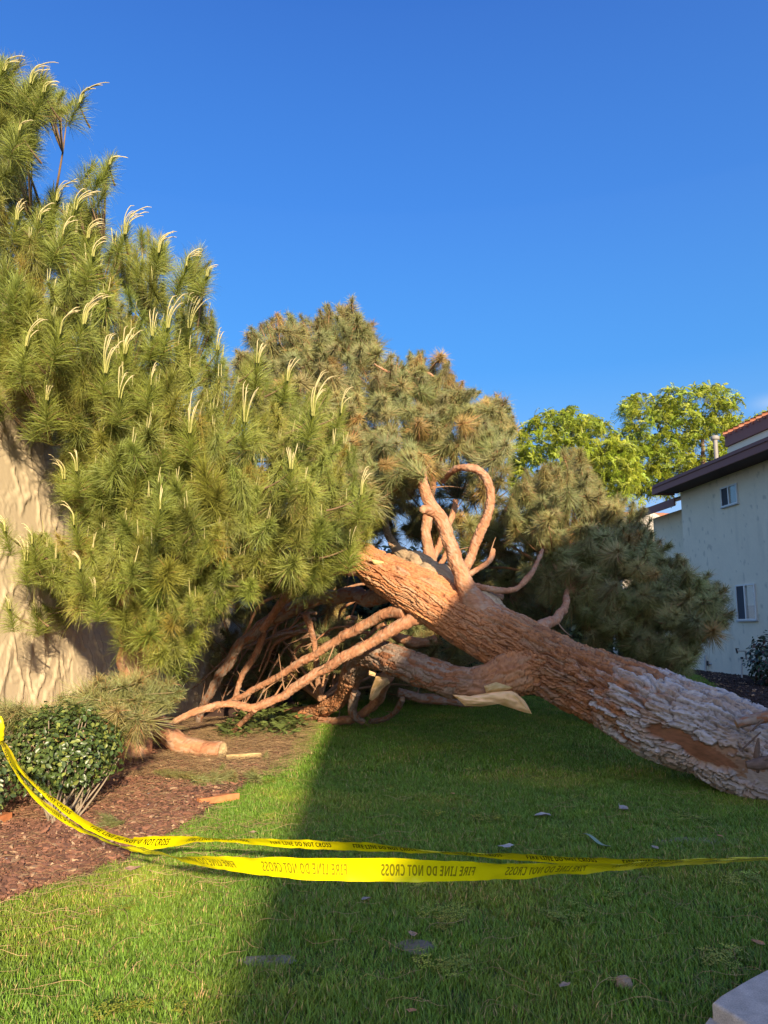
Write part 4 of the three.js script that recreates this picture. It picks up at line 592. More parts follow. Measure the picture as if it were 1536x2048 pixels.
{ // split pieces of wood on the mulch
  const stick = (name, label, p0, p1, w, h, c, seed) => {
    const g = new THREE.BoxGeometry(w, h, p0.distanceTo(p1), 3, 2, 14), P = g.attributes.position, C = [];
    for (let i = 0; i < P.count; i++) { const z = P.getZ(i), u = N3(P.getX(i) * 50, P.getY(i) * 50 + seed, z * 6); P.setXYZ(i, P.getX(i) * (1 + 0.25 * N3(seed, 1, z * 4)) + u * 0.004, P.getY(i) * (1 + 0.3 * N3(seed, 5, z * 5)) + u * 0.005, z); const k = 0.85 + 0.35 * hash(i % 12, seed) + 0.2 * N3(P.getX(i) * 90, P.getY(i) * 90, z * 3); C.push(c[0] * k, c[1] * k, c[2] * k); }
    g.setAttribute('color', new THREE.Float32BufferAttribute(C, 3)); g.computeVertexNormals();
    const m = part(name, g, vmat(0.85), scene); m.position.copy(p0).lerp(p1, 0.5); m.lookAt(p1); tag(m, label, 'wood piece'); return m;
  };
  stick('wood_splinter', 'orange split piece of wood on the mulch by the lawn edge', onGround(396, 1603, 0.05), onGround(476, 1592, 0.05), 0.06, 0.055, [0.50, 0.19, 0.07], 3);
  stick('wood_splinter', 'pale straight stick beside the cut end of the log', onGround(452, 1514, 0.06), onGround(522, 1510, 0.06), 0.05, 0.05, [0.52, 0.37, 0.17], 4);
  stick('bark_strip', 'reddish bark strip lying along the dark gap behind the shrub', onGround(215, 1560, 0.05), onGround(305, 1524, 0.06), 0.05, 0.04, [0.30, 0.14, 0.08], 5);
  stick('bark_chunk', 'orange bark chunk on the mulch at the left edge', onGround(-12, 1640, 0.05), onGround(14, 1632, 0.05), 0.09, 0.06, [0.42, 0.15, 0.06], 6);
}
{ // scraps
  const scrap = (name, label, category, p, size, c, seed, rough = 0.8, flat = 0.35) => {
    const R = rng(seed), n = 9, pos = [], idx = [], col = []; 
    for (let j = 0; j <= 4; j++) for (let i = 0; i <= n; i++) { const a = i / n * TAU, r = size * (j / 4) * (0.65 + 0.5 * hash(i % n, seed)); pos.push(Math.cos(a) * r, 0.012 + flat * size * (0.5 + 0.9 * N3(Math.cos(a) * j * 0.8 + seed, j, Math.sin(a) * j * 0.8)) * (0.4 + 0.15 * j), Math.sin(a) * r * 0.6); const k = 0.85 + 0.3 * R(); col.push(c[0] * k, c[1] * k, c[2] * k); }
    for (let j = 0; j < 4; j++) for (let i = 0; i < n; i++) { const a = j * (n + 1) + i; idx.push(a, a + 1, a + n + 1, a + 1, a + n + 2, a + n + 1); }
    const m = part(name, geo(pos, idx, col), vmat(rough), scene); m.position.copy(p); m.rotation.y = hash(seed, 1) * 3; tag(m, label, category); return m;
  };
  const G = (x, y, h = 0.02) => onGround(x, y, h);
  const white = [0.62, 0.60, 0.56], paper = [0.42, 0.385, 0.34];
  scrap('paper_scrap', 'upper white scrap on the mulch between shrub and orange wood', 'scrap', G(294, 1593), 0.055, white, 1);
  scrap('paper_scrap', 'lower white scrap on the mulch between shrub and orange wood', 'scrap', G(296, 1614), 0.045, white, 2);
  scrap('paper_scrap', 'white scrap in the shade at the foot of the glossy shrub', 'scrap', G(153, 1606), 0.045, white, 3);
  scrap('paper_scrap', 'white scrap on the mulch at the left edge of the picture', 'scrap', G(4, 1724), 0.05, white, 4);
  scrap('paper_scrap', 'grey white paper scrap lying on the shaded lawn left of the crumpled one', 'scrap', G(1085, 1634), 0.085, paper, 5, 0.8, 0.3);
  scrap('paper_scrap', 'crumpled white paper standing on the shaded lawn below the trunk', 'scrap', G(1246, 1624, 0.03), 0.065, paper, 6, 0.8, 0.9);
  scrap('paper_scrap', 'small grey scrap on the lawn just above the middle of the far tape', 'scrap', G(1012, 1698, 0.04), 0.06, [0.4, 0.39, 0.38], 8);
  scrap('bark_flake', 'brown bark flake alone on the sunlit lawn by the mulch corner', 'bark flake', G(268, 1742, 0.04), 0.06, [0.42, 0.26, 0.16], 9);
  const leafs = [[1130, 1977, 'pale brown flake on the lawn left of the tan stone'], [822, 2028, 'orange brown flake near the bottom edge of the lawn'], [732, 1803, 'small tan flake on the lawn below the near tape'], [506, 1668, 'tan flake on the lawn above the far tape'], [1516, 1892, 'tan flake on the shaded lawn by the right edge'], [1000, 1502, 'grey bark flake on the far shaded lawn under the trunk'], [1025, 1522, 'tan bark flake on the far shaded lawn under the trunk'], [905, 1590, 'tan flake in the middle of the shaded lawn'], [1310, 1700, 'grey flake on the lawn just above the near tape at right'], [826, 1874, 'rusty flake standing on the bare patch of the lawn'], [1440, 1676, 'tan flake on the lawn below the trunk butt']];
  leafs.forEach(([x, y, l], i) => scrap('bark_flake', l, 'bark flake', G(x, y, 0.03), 0.024 + 0.016 * hash(i, 4), [[0.40, 0.27, 0.18], [0.46, 0.22, 0.10], [0.36, 0.30, 0.25]][i % 3], 20 + i));
  const stone = (name, label, category, p, s, c, seed) => { const g = new THREE.IcosahedronGeometry(1, 4), P = g.attributes.position, C = []; for (let i = 0; i < P.count; i++) { const x = P.getX(i), y = P.getY(i), z = P.getZ(i), k = 1 + 0.3 * N3(x * 1.3 + seed, y * 1.3, z * 1.3) + 0.1 * N3(x * 5, y * 5, z * 5 + seed); P.setXYZ(i, x * k * s.x, y * k * s.y, z * k * s.z); const q = 0.85 + 0.3 * fbm(x * 4, y * 4, z * 4 + seed, 3); C.push(c[0] * q, c[1] * q, c[2] * q); } g.setAttribute('color', new THREE.Float32BufferAttribute(C, 3)); g.computeVertexNormals(); const m = part(name, g, vmat(0.9), scene); m.position.copy(p); tag(m, label, category); };
  stone('stone', 'tan rounded stone on the shaded lawn near the concrete edging', 'stone', G(1248, 1966, 0.025), V(0.036, 0.028, 0.03), [0.36, 0.26, 0.17], 1);
  stone('flat_stone', 'flat grey stone sunk in the grass at the edge of the shade', 'stone', G(535, 1922, 0.012), V(0.14, 0.016, 0.05), [0.22, 0.215, 0.17], 2);
  stone('bare_soil_patch', 'small grey patch of bare soil in the middle of the lawn', 'soil patch', G(832, 1896, 0.010), V(0.11, 0.022, 0.08), [0.19, 0.165, 0.13], 3);
  stone('bare_soil_patch', 'pale bare patch of soil in the lawn below the trunk butt', 'soil patch', G(1400, 1684, 0.004), V(0.42, 0.02, 0.12), [0.25, 0.21, 0.15], 4);
  stone('soil_heap', 'heap of dark torn soil at the right edge beside the trunk butt', 'soil heap', V(3.62, 0.0, -6.35), V(0.42, 0.30, 0.55), [0.075, 0.055, 0.045], 5);
  // the long pale green strip
  const a = G(1165, 1668, 0.05), b = G(1222, 1696, 0.05), pos = [], idx = []; const dir = b.clone().sub(a), sd = V(-dir.z, 0, dir.x).normalize();
  for (let i = 0; i <= 14; i++) { const u = i / 14, w = 0.016 * Math.sin(Math.PI * (0.08 + 0.84 * u)), p = a.clone().addScaledVector(dir, u); p.y += 0.012 * Math.sin(u * 7); pos.push(p.x - sd.x * w, p.y + 0.006, p.z - sd.z * w, p.x, p.y, p.z, p.x + sd.x * w, p.y + 0.006, p.z + sd.z * w); if (i < 14) { const k = i * 3; idx.push(k, k + 1, k + 3, k + 1, k + 4, k + 3, k + 1, k + 2, k + 4, k + 2, k + 5, k + 4); } }
  tag(part('blade_leaf', geo(pos, idx), std([0.24, 0.36, 0.24], 0.5, { side: THREE.DoubleSide }), scene), 'long pale green blade lying on the shaded lawn above the tapes', 'leaf');
}
{ // concrete edging blocks, bottom right
  const blk = (name, label, outline, yTop, h, seed) => {
    const g0 = outline.map(([x, y]) => onGround(x, y, yTop)), s = new THREE.Shape(g0.map((p) => new THREE.Vector2(p.x, -p.z)));
    const g = new THREE.ExtrudeGeometry(s, { depth: h - 0.016, bevelEnabled: true, bevelSize: 0.012, bevelThickness: 0.012, bevelSegments: 3 }); g.rotateX(-Math.PI / 2); g.translate(0, yTop - h, 0);
    const tex = noiseTexture(256, 256, (i, j) => { const k = 1 + 0.22 * fbm(i / 30, j / 30, seed, 4) + 0.16 * N3(i / 2.2, j / 2.2, seed); return [186 * k, 178 * k, 168 * k].map((q) => Math.min(255, q)); }, true); tex.repeat.set(1.6, 1.6);
    const m = part(name, g, new THREE.MeshStandardMaterial({ map: tex, bumpMap: tex, bumpScale: 0.006, roughness: 0.95 }), scene); tag(m, label, 'edging block');
  };
  blk('edging_block', 'larger pale concrete edging block with cracked rounded corner at the bottom right', [[1432, 2002], [1446, 1990], [1500, 1958], [1600, 1905], [1760, 1990], [1640, 2140], [1530, 2062]], 0.13, 0.12, 2);
  blk('edging_block', 'lower concrete edging block in the bottom right corner, mostly outside the picture', [[1414, 2046], [1422, 2034], [1510, 2072], [1640, 2160], [1560, 2230], [1430, 2120]], 0.065, 0.07, 3);
}
{ // taps against the pale house
  const white = std([0.55, 0.53, 0.48], 0.6), dark = std([0.06, 0.055, 0.05], 0.5);
  const pipe = (a, b, r) => { const g = new THREE.CylinderGeometry(r, r, a.distanceTo(b), 10); g.translate(0, a.distanceTo(b) / 2, 0); g.applyQuaternion(new THREE.Quaternion().setFromUnitVectors(V(0, 1, 0), b.clone().sub(a).normalize())); g.translate(a.x, a.y, a.z); return g; };
  const t = thing('garden_tap', 'garden tap on a pale riser pipe in front of the pale house wall', 'tap');
  const b = at(1483, 1350, 19.6), m = at(1484, 1318, 19.6), c = at(1475, 1302, 19.6), e = at(1491, 1302, 19.9);
  part('riser', pipe(V(b.x, b.y - 0.1, b.z), m, 0.022), white, t); part('valve', mergeGeometries([pipe(m, V(m.x, m.y + 0.05, m.z), 0.035)]), dark, t); part('cross_pipe', pipe(c, e, 0.02), white, t);
  part('handle', mergeGeometries([pipe(V(c.x - 0.03, c.y + 0.05, c.z), V(c.x - 0.005, c.y - 0.06, c.z), 0.022), pipe(V(c.x - 0.05, c.y + 0.06, c.z), V(c.x + 0.04, c.y + 0.055, c.z), 0.012)]), dark, t); part('elbow', pipe(e, V(e.x + 0.01, e.y - 0.22, e.z), 0.022), std([0.3, 0.24, 0.2], 0.7), t);
  const s = thing('irrigation_pipe', 'white irrigation pipe with a level arm by the pine tips at the house foot', 'pipe');
  const q = at(1411, 1338, 22.3), q2 = at(1411, 1310, 22.3), q3 = at(1430, 1328, 22.0);
  part('riser', pipe(V(q.x, q.y - 0.1, q.z), q2, 0.035), white, s); part('arm', pipe(V(q.x, q3.y, q.z), q3, 0.025), white, s); part('valve', pipe(at(1415, 1331, 22.2), at(1415, 1322, 22.2), 0.03), dark, s);
}
// dropped sprays of pine: on the shrub and on the mulch
function droppedSpray(label, group, list, seed, size, flat) {
  const s = thing('dropped_pine_spray', label, 'pine spray', V(0, 0, 0), 0, group), R = rng(seed), set = [], tw = []; let root = null;
  for (const [px, py, d, ax, ay, az] of list) { const p = d ? at(px, py, d) : onGround(px, py, 0.09); const a = V(ax, ay, az).normalize(); if (!root) root = p.clone().addScaledVector(a, -0.25); set.push({ m: matrixOf(p, a, R() * TAU, V(size, size * 1.1, size * (flat ? 0.55 : 1))), c: rgb(0.9 + 0.3 * R(), 0.9 + 0.15 * R(), 0.9) }); twigInto(tw, root, p, 0.008, 0.004, [0.33, 0.24, 0.12], 0); }
  instanced('needles', LIMP[seed % 5], needleMat, set, s); part('twigs', mergeGeometries(tw), twigMat, s, { kind: 'stuff' });
}
{
  const R = rng(90), over = []; for (let i = 0; i < 20; i++) { const x = -40 + 330 * R(); over.push([x, 1398 + 34 * Math.abs(x - 130) / 170 + 26 * R(), 6.35 + 0.5 * R(), (R() - 0.35) * 1.6, 0.05 + 0.3 * R(), 0.5 + 0.5 * (R() - 0.5)]); }
  droppedSpray('long drooping pine sprays draped over the top of the glossy shrub', undefined, over, 91, 0.95);
  droppedSpray('pine spray hanging down right of the glossy shrub in front of the log', undefined, [[215, 1405, 6.7, .8, -.1, .4], [250, 1392, 7.4, .6, .2, .4], [290, 1380, 7.8, .5, -.2, .5], [320, 1392, 8.2, .7, -.1, .3], [345, 1398, 8.6, .8, .1, .3], [270, 1410, 7.6, .4, -.3, .5], [300, 1350, 8.0, .5, .3, .4], [335, 1370, 8.3, .6, .2, .4], [235, 1418, 6.9, .7, -.2, .3], [262, 1400, 7.0, .6, -.1, .5], [285, 1412, 7.2, .5, -.2, .4], [310, 1405, 7.3, .8, -.1, .3], [245, 1375, 7.0, .4, .2, .5], [275, 1365, 7.2, .5, .2, .4], [330, 1410, 7.5, .6, -.3, .4], [210, 1380, 6.9, .3, .2, .6], [350, 1385, 7.7, .7, .1, .4], [195, 1368, 7.0, .2, .3, .5]], 92, 0.95);
  droppedSpray('broad green pine spray lying on the mulch left of the log end', undefined, [[322, 1545, 0, -.8, .25, .3], [345, 1550, 0, -.7, .2, .4], [372, 1553, 0, -.9, .25, .2], [395, 1560, 0, -.5, .2, .5]], 93, 0.85, true);
  droppedSpray('green pine spray leaning against the pale cut end of the log', undefined, [[442, 1538, 0, .5, .9, .3], [462, 1548, 0, .5, .3, .8], [468, 1556, 0, .3, .3, .9], [430, 1550, 0, -.2, .5, .6]], 94, 0.72, true);
  droppedSpray('small pine spray on the mulch near the lawn, right of the log end', undefined, [[505, 1545, 0, .1, .5, .8], [512, 1556, 0, .3, .2, .9]], 95, 0.65, true);
  droppedSpray('tiny tuft of green needles upright beside the pale stick', undefined, [[533, 1510, 0, .1, 1, .2]], 96, 0.5, true);
  droppedSpray('pine spray half in shade at the foot of the shrub', undefined, [[225, 1638, 0, .5, .2, .8], [240, 1645, 0, .7, .2, .3]], 98, 0.55, true);
}

// ------------------------------------------------------------ yellow tape
{
  const tapeTexture = (ink, paper) => {
    const c = document.createElement('canvas'); c.width = 1024; c.height = 186; const x = c.getContext('2d');
    x.fillStyle = paper; x.fillRect(0, 0, 1024, 186); x.fillStyle = ink; x.font = 'bold 128px sans-serif'; x.textBaseline = 'middle'; x.textAlign = 'left';
    const w = x.measureText('FIRE LINE DO NOT CROSS').width; x.save(); x.translate(40, 97); x.scale(760 / w, 1); x.fillText('FIRE LINE DO NOT CROSS', 0, 0); x.restore();
    const t = new THREE.CanvasTexture(c); t.wrapS = THREE.RepeatWrapping; t.wrapT = THREE.ClampToEdgeWrapping; t.colorSpace = THREE.SRGBColorSpace; t.magFilter = THREE.LinearFilter; t.anisotropy = 8; return t;
  };
  const printed = tapeTexture('#16150c', '#fdf00a'), seenThrough = tapeTexture('#948a16', '#fdf00a');
  const tapeMat = (map) => new THREE.MeshPhysicalMaterial({ map, roughness: 0.32, transmission: 0.12, thickness: 0, side: THREE.DoubleSide, specularIntensity: 0.6 });
  const tape = thing('caution_tape', 'yellow caution tape printed FIRE LINE DO NOT CROSS, looped in two runs across the lawn', 'caution tape');
  const WIDTH = 0.076, PERIOD = 0.42;
  // [photo x, photo y, distance, roll about its run in degrees]
  const ribbon = (list, mirror, phase, mat, seed) => {
    const pts = list.map(([x, y, d]) => at(x, y, d)), curve = new THREE.CatmullRomCurve3(pts, false, 'centripetal'), n = list.length, M = 260, pos = [], uv = [], idx = []; let s = 0, last = null;
    const t = V(0, 0, 0), up = V(0, 0, 0), side = V(0, 0, 0), look = V(0, 0, 0);
    for (let i = 0; i <= M; i++) {
      const u = i / M, p = curve.getPoint(u), f = u * (n - 1), k = Math.min(n - 2, Math.floor(f)), q = f - k, roll = THREE.MathUtils.degToRad(lerp(list[k][3], list[k + 1][3], q * q * (3 - 2 * q)));
      if (last) s += p.distanceTo(last); last = p.clone();
      t.copy(curve.getTangent(u)); look.copy(p).sub(camera.position).normalize(); up.set(0, 1, 0).addScaledVector(t, -t.y).normalize(); side.crossVectors(t, up).normalize();
      for (let j = 0; j <= 4; j++) {
        const v = j / 4 - 0.5, w = WIDTH * v, cr = 0.005 * N3(s * 9, v * 3, seed) + 0.003 * N3(s * 26, v * 5, seed + 4) + 0.004 * (4 * v * v);
        const a = up.clone().multiplyScalar(Math.cos(roll)).addScaledVector(side, Math.sin(roll)), b = side.clone().multiplyScalar(Math.cos(roll)).addScaledVector(up, -Math.sin(roll));
        pos.push(p.x + a.x * w + b.x * cr, p.y + a.y * w + b.y * cr, p.z + a.z * w + b.z * cr); uv.push((mirror ? -s : s) / PERIOD + phase, j / 4);
      }
      if (i < M) for (let j = 0; j < 4; j++) { const a = i * 5 + j; idx.push(a, a + 5, a + 1, a + 1, a + 5, a + 6); }
    }
    part('strand', geo(pos, idx, null, uv), mat, tape);
  };
  const A = tapeMat(printed), B = tapeMat(seenThrough);
  // near run, seen from its unprinted side
  ribbon([[268, 1692, 2.98, 78], [310, 1705, 2.9, 82], [360, 1716, 2.78, 62], [430, 1724, 2.68, 44], [520, 1731, 2.6, 28], [640, 1737, 2.52, 12], [780, 1739, 2.5, 8], [900, 1741, 2.5, 22], [1020, 1741, 2.55, 36], [1140, 1736, 2.62, 48], [1260, 1729, 2.7, 58], [1380, 1723, 2.8, 64], [1480, 1719, 2.9, 66], [1620, 1713, 3.05, 64]], true, 0.42, B, 1);
  // far run
  ribbon([[262, 1679, 3.55, 60], [300, 1684, 3.6, 30], [350, 1682, 3.7, 40], [400, 1678, 3.8, 62], [460, 1679, 3.82, 66], [520, 1683, 3.8, 52], [620, 1688, 3.75, 45], [720, 1692, 3.7, 45], [800, 1697, 3.65, 56], [870, 1703, 3.6, 70], [960, 1708, 3.5, 62], [1080, 1715, 3.4, 52], [1180, 1720, 3.3, 56], [1280, 1721, 3.2, 62], [1400, 1718, 3.15, 70], [1620, 1711, 3.1, 70]], false, 0.30, A, 2);
  // the two runs gather towards the left edge
  ribbon([[-170, 1392, 3.45, 40], [-60, 1430, 3.4, 50], [-4, 1476, 3.36, 58], [22, 1524, 3.34, 50], [56, 1574, 3.3, 45], [100, 1617, 3.25, 42], [150, 1650, 3.2, 48], [200, 1675, 3.12, 58], [245, 1692, 3.03, 70], [290, 1703, 2.94, 80]], false, 0.1, A, 3);
  ribbon([[-170, 1388, 3.5, 30], [-60, 1424, 3.46, 40], [0, 1478, 3.44, 58], [36, 1532, 3.44, 66], [78, 1574, 3.44, 60], [122, 1612, 3.44, 55], [168, 1644, 3.46, 60], [214, 1668, 3.5, 62], [250, 1680, 3.54, 64], [280, 1683, 3.57, 55]], false, 0.55, A, 4);
  const kg = new THREE.TubeGeometry(new THREE.CatmullRomCurve3([at(-20, 1436, 3.36), at(0, 1440, 3.33), at(3, 1458, 3.33), at(1, 1474, 3.35), at(-4, 1484, 3.36)]), 24, 0.014, 8); { const P = kg.attributes.position; for (let i = 0; i < P.count; i++) P.setXYZ(i, P.getX(i) + 0.007 * N3(P.getX(i) * 60, P.getY(i) * 60, 1), P.getY(i) + 0.007 * N3(P.getX(i) * 60, P.getY(i) * 60, 5), P.getZ(i)); kg.computeVertexNormals(); }
  part('knot', kg, std([0.80, 0.66, 0.01], 0.35), tape);
}

// ------------------------------------------------------------ grass, chips and needles on the ground
{
  const blades = (seed, n, r, h, w) => { const R = rng(seed), pos = [], idx = [], col = []; for (let i = 0; i < n; i++) { const a = R() * TAU, q = r * Math.sqrt(R()), x = q * Math.cos(a), z = q * Math.sin(a), az = R() * TAU, H = h * (0.5 + 0.7 * R()), lean = (0.2 + 1.0 * R()) * H, ww = w * (0.7 + 0.6 * R()), sx = Math.cos(az + 1.57) * ww, sz = Math.sin(az + 1.57) * ww, v = pos.length / 3, dry = R() < 0.09, k = 0.7 + 0.6 * R(); const c = dry ? [0.40 * k, 0.32 * k, 0.13 * k] : [0.095 * k, 0.19 * k, 0.018 * k], c2 = dry ? c : [0.165 * k, 0.305 * k, 0.026 * k];
    pos.push(x - sx, -0.005, z - sz, x + sx, -0.005, z + sz, x + Math.cos(az) * lean * 0.35 - sx * 0.8, H * 0.6, z + Math.sin(az) * lean * 0.35 - sz * 0.8, x + Math.cos(az) * lean * 0.35 + sx * 0.8, H * 0.6, z + Math.sin(az) * lean * 0.35 + sz * 0.8, x + Math.cos(az) * lean, H, z + Math.sin(az) * lean);
    idx.push(v, v + 1, v + 2, v + 1, v + 3, v + 2, v + 2, v + 3, v + 4); col.push(...c, ...c, ...mix3(c, c2, 0.6), ...mix3(c, c2, 0.6), ...c2); } return geo(pos, idx, col); };
  const near = [1, 2, 3, 4].map((k) => blades(300 + k, 90, 0.075, 0.038, 0.0021)), farB = [1, 2].map((k) => blades(320 + k, 90, 0.12, 0.05, 0.004));
  const grassMat = vmat(0.6), R = rng(44), sets = near.map(() => []), farSets = farB.map(() => []);
  const tone = (x, d) => { const y = sm(-0.05, 0.45, fbm(x * 0.9, d * 0.9, 9, 3)), c = sm(0.1, 0.5, fbm(x * 2.6 + 5, d * 2.6, 2, 3)), k = 0.85 + 0.3 * R(); return rgb((0.98 + 0.72 * y + 0.3 * c) * k, (0.97 + 0.22 * y + 0.22 * c) * k, (0.9 + 0.3 * y) * k); };
  const put = (x, d, sets2, sc) => { const p = V(x, landHeight(x, -d), -d), n = V((R() - 0.5) * 0.25, 1, (R() - 0.5) * 0.25).normalize(); const bare = fbm(x * 1.7 + 3, d * 1.7, 17, 3); sets2[Math.floor(R() * sets2.length)].push({ m: matrixOf(p, n, R() * TAU, V(sc, sc * (bare < -0.2 ? 0.6 : 0.85 + 0.35 * R()), sc)), c: tone(x, d) }); };
  for (let d = 2.9; d < 8.4; d += 0.068) { const half = 0.56 * d + 0.35; for (let x = -half; x < half; x += 0.068) { const qx = x + (R() - 0.5) * 0.07, qd = d + (R() - 0.5) * 0.07; if (qx < bedEdgeX(qd) + 0.02 * N3(qd * 9, 1, 2) || qx > rightEdgeX(qd)) continue; put(qx, qd, sets, 1); } }
  for (let d = 8.4; d < 24; d += 0.12) { const half = Math.min(9.5, 0.56 * d + 0.4); for (let x = -half; x < half; x += 0.12) { const qx = x + (R() - 0.5) * 0.12, qd = d + (R() - 0.5) * 0.12; if (qx < bedEdgeX(qd) || qx > rightEdgeX(qd) + 0.1 * N3(qd * 2, 3, 1)) continue; if (qd > 18.3 && qx < 5.2) continue; put(qx, qd, farSets, 1); } }
  const clover = (() => { const pos = [], idx = [], col = []; for (let k = 0; k < 9; k++) { const cx = 0.07 * (hash(k, 1) - 0.5), cz = 0.07 * (hash(k, 2) - 0.5), y = 0.03 + 0.02 * hash(k, 3); for (let l = 0; l < 3; l++) { const a = l * 2.094 + k, v = pos.length / 3, q = 0.011; pos.push(cx, y, cz, cx + q * Math.cos(a - 0.5), y + 0.003, cz + q * Math.sin(a - 0.5), cx + q * 1.15 * Math.cos(a), y, cz + q * 1.15 * Math.sin(a), cx + q * Math.cos(a + 0.5), y + 0.003, cz + q * Math.sin(a + 0.5)); idx.push(v, v + 2, v + 1, v, v + 3, v + 2); const h = 0.8 + 0.4 * hash(k, l); for (let c = 0; c < 4; c++) col.push(0.33 * h, 0.36 * h, 0.04 * h); } } return geo(pos, idx, col); })(), weeds = [];
  for (let i = 0; i < 9000; i++) { const d = 3 + 6 * R(), x = lerp(-0.56 * d, 0.56 * d, R()); if (x < bedEdgeX(d) + 0.03 || fbm(x * 1.9 + 7, d * 1.9, 23, 3) < 0.27) continue; const k = 0.7 + 0.6 * R(); weeds.push({ m: matrixOf(V(x, landHeight(x, -d), -d), V(0.3 * (R() - 0.5), 1, 0.3 * (R() - 0.5)).normalize(), R() * TAU, 0.8 + 0.5 * R()), c: rgb(k * (0.8 + 0.4 * R()), k, k) }); }
  const g = thing('grass', 'short green grass covering the lawn', 'grass'); g.userData.kind = 'stuff';
  near.forEach((b, i) => instanced('near_grass', b, grassMat, sets[i], g)); farB.forEach((b, i) => instanced('far_grass', b, grassMat, farSets[i], g)); instanced('clover', clover, grassMat, weeds, g);

  // shredded bark mulch
  const chip = (seed) => { const R2 = rng(seed), gg = new THREE.BoxGeometry(1, 0.22, 0.3, 3, 1, 1), P = gg.attributes.position; for (let i = 0; i < P.count; i++) { const x = P.getX(i); const h1 = hash(Math.round(x * 9), Math.round(P.getY(i) * 30), seed), h2 = hash(Math.round(x * 9), Math.round(P.getZ(i) * 30), seed + 3); P.setXYZ(i, x + 0.12 * (h1 - 0.5), P.getY(i) + 0.2 * (h2 - 0.5) + 0.1 * Math.sin(x * 3 + seed), P.getZ(i) * (1.15 - 0.9 * Math.abs(x)) + 0.12 * (h1 - 0.5)); } gg.deleteAttribute('uv'); gg.computeVertexNormals(); return gg; };
  const chips = [1, 2, 3, 4, 5].map((k) => chip(500 + k)), cm = new THREE.MeshStandardMaterial({ roughness: 0.95 }), chipSets = chips.map(() => []), chipSetsR = chips.map(() => []);
  const C = rng(61);
  const addChip = (x, d, set, base, big) => { const a = V((C() - 0.5) * 0.7, 1, (C() - 0.5) * 0.7).normalize(), L = (0.028 + 0.05 * C() * C()) * big, k = 0.6 + 0.8 * C(), pale = C() < 0.07; set[Math.floor(C() * 5)].push({ m: matrixOf(V(x, landHeight(x, -d) + 0.028 + 0.022 * C(), -d), a, C() * TAU, V(L, L * (0.5 + 0.6 * C()), L * (0.7 + 0.5 * C()))), c: pale ? rgb(0.42 * k, 0.27 * k, 0.16 * k) : rgb(base[0] * k, base[1] * k, base[2] * k) }); };
  for (let i = 0; i < 30000; i++) { const d = 3.2 + 9.5 * C() * C(), x = lerp(-0.56 * d - 0.2, bedEdgeX(d) + 0.03, C()); if (x > bedEdgeX(d) - 0.04 - 0.03 * C() || x < -4.5) continue; addChip(x, d, chipSets, [0.19, 0.088, 0.054], 1.2); }
  for (let i = 0; i < 9000; i++) { const d = 11 + 13 * C(), x = rightEdgeX(d) + (10 - rightEdgeX(d)) * C() - 0.05; addChip(x, d, chipSetsR, [0.058, 0.037, 0.031], 1.8); }
  const mg = thing('mulch_chips', 'reddish shredded bark chips on the bed left of the lawn', 'mulch'); mg.userData.kind = 'stuff'; chips.forEach((c, i) => chipSets[i].length && instanced('chips', c, cm, chipSets[i], mg));
  const mr = thing('dark_mulch_chips', 'dark bark chips on the bed along the pale house', 'mulch'); mr.userData.kind = 'stuff'; chips.forEach((c, i) => chipSetsR[i].length && instanced('chips', c, cm, chipSetsR[i], mr));

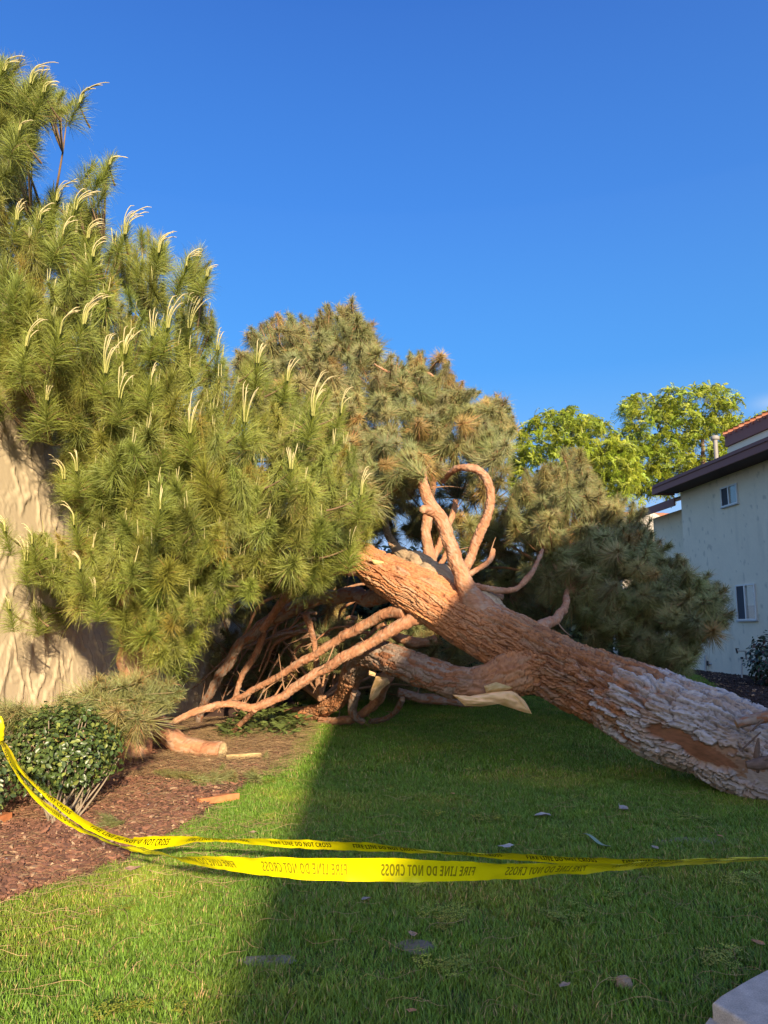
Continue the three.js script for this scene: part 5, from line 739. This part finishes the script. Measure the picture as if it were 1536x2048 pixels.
  // dry pine needles strewn over bed and lawn
  const straw = (seed, L) => { const R2 = rng(seed), pos = [], idx = []; const b = (R2() - 0.5) * 0.9; for (let s = 0; s <= 5; s++) { const u = s / 5 - 0.5, x = u * L, z = b * L * (u * u * 1.6) + 0.01 * (R2() - 0.5), w = 0.0010 * (s === 0 || s === 5 ? 0.4 : 1), y = 0.012 * Math.sin(s * 1.3 + seed); pos.push(x, y + w, z - w, x, y, z + w * 1.2, x, y + w * 1.6, z); if (s < 5) for (let e = 0; e < 3; e++) { const a = s * 3 + e, c = s * 3 + (e + 1) % 3; idx.push(a, c, a + 3, c, c + 3, a + 3); } } return geo(pos, idx); };
  const straws = [1, 2, 3, 4, 5, 6].map((k) => straw(600 + k, 0.17 + 0.02 * k)), sm2 = new THREE.MeshStandardMaterial({ roughness: 0.75, side: THREE.DoubleSide }), ss = straws.map(() => []);
  const addStraw = (x, d, y, bright, sc = 1) => { const a = V((C() - 0.5) * 0.22, 1, (C() - 0.5) * 0.22).normalize(), k = (0.6 + 0.6 * C()) * bright; ss[Math.floor(C() * 6)].push({ m: matrixOf(V(x, landHeight(x, -d) + y, -d), a, C() * TAU, sc), c: rgb(0.46 * k, 0.31 * k, 0.155 * k) }); };
  for (let i = 0; i < 6500; i++) { const d = 4.2 + 9.5 * Math.sqrt(C()), x = lerp(Math.max(-0.56 * d, -4.3), bedEdgeX(d) + 0.15, C()); const dense = fbm(x * 1.2, d * 1.2, 31, 3); if (dense < -0.1 + (d < 6.5 ? 0.12 : 0)) continue; addStraw(x, d, 0.05 + 0.025 * C(), 0.9); }
  for (let i = 0; i < 3500; i++) { const d = 8.2 + 4.5 * C(), x = bedEdgeX(d) - 1.5 + 1.75 * C(); addStraw(x, d, 0.05 + 0.04 * C(), 0.95); }
  for (let i = 0; i < 1500; i++) { const d = 3 + 10 * C(), half = 0.55 * d, x = lerp(-half, half, C()); if (x < bedEdgeX(d) || x > rightEdgeX(d)) continue; if (fbm(x * 1.1, d * 1.1, 41, 2) < -0.06) continue; addStraw(x, d, 0.042 + 0.012 * C(), 0.95, 0.6 + 0.6 * C()); }
  for (let i = 0; i < 420; i++) { const d = 3.4 + 3.2 * C(), x = bedEdgeX(d) + 1.9 * C() * C(); addStraw(x, d, 0.042 + 0.012 * C(), 1.1, 0.6 + 0.7 * C()); }
  const sg = thing('pine_straw', 'dry tan pine needles strewn over the mulch and the lawn', 'pine straw'); sg.userData.kind = 'stuff'; straws.forEach((s, i) => instanced('needles', s, sm2, ss[i], sg));
}
scene.traverse((o) => { delete o.userData._n; });
renderer.render(scene, camera);
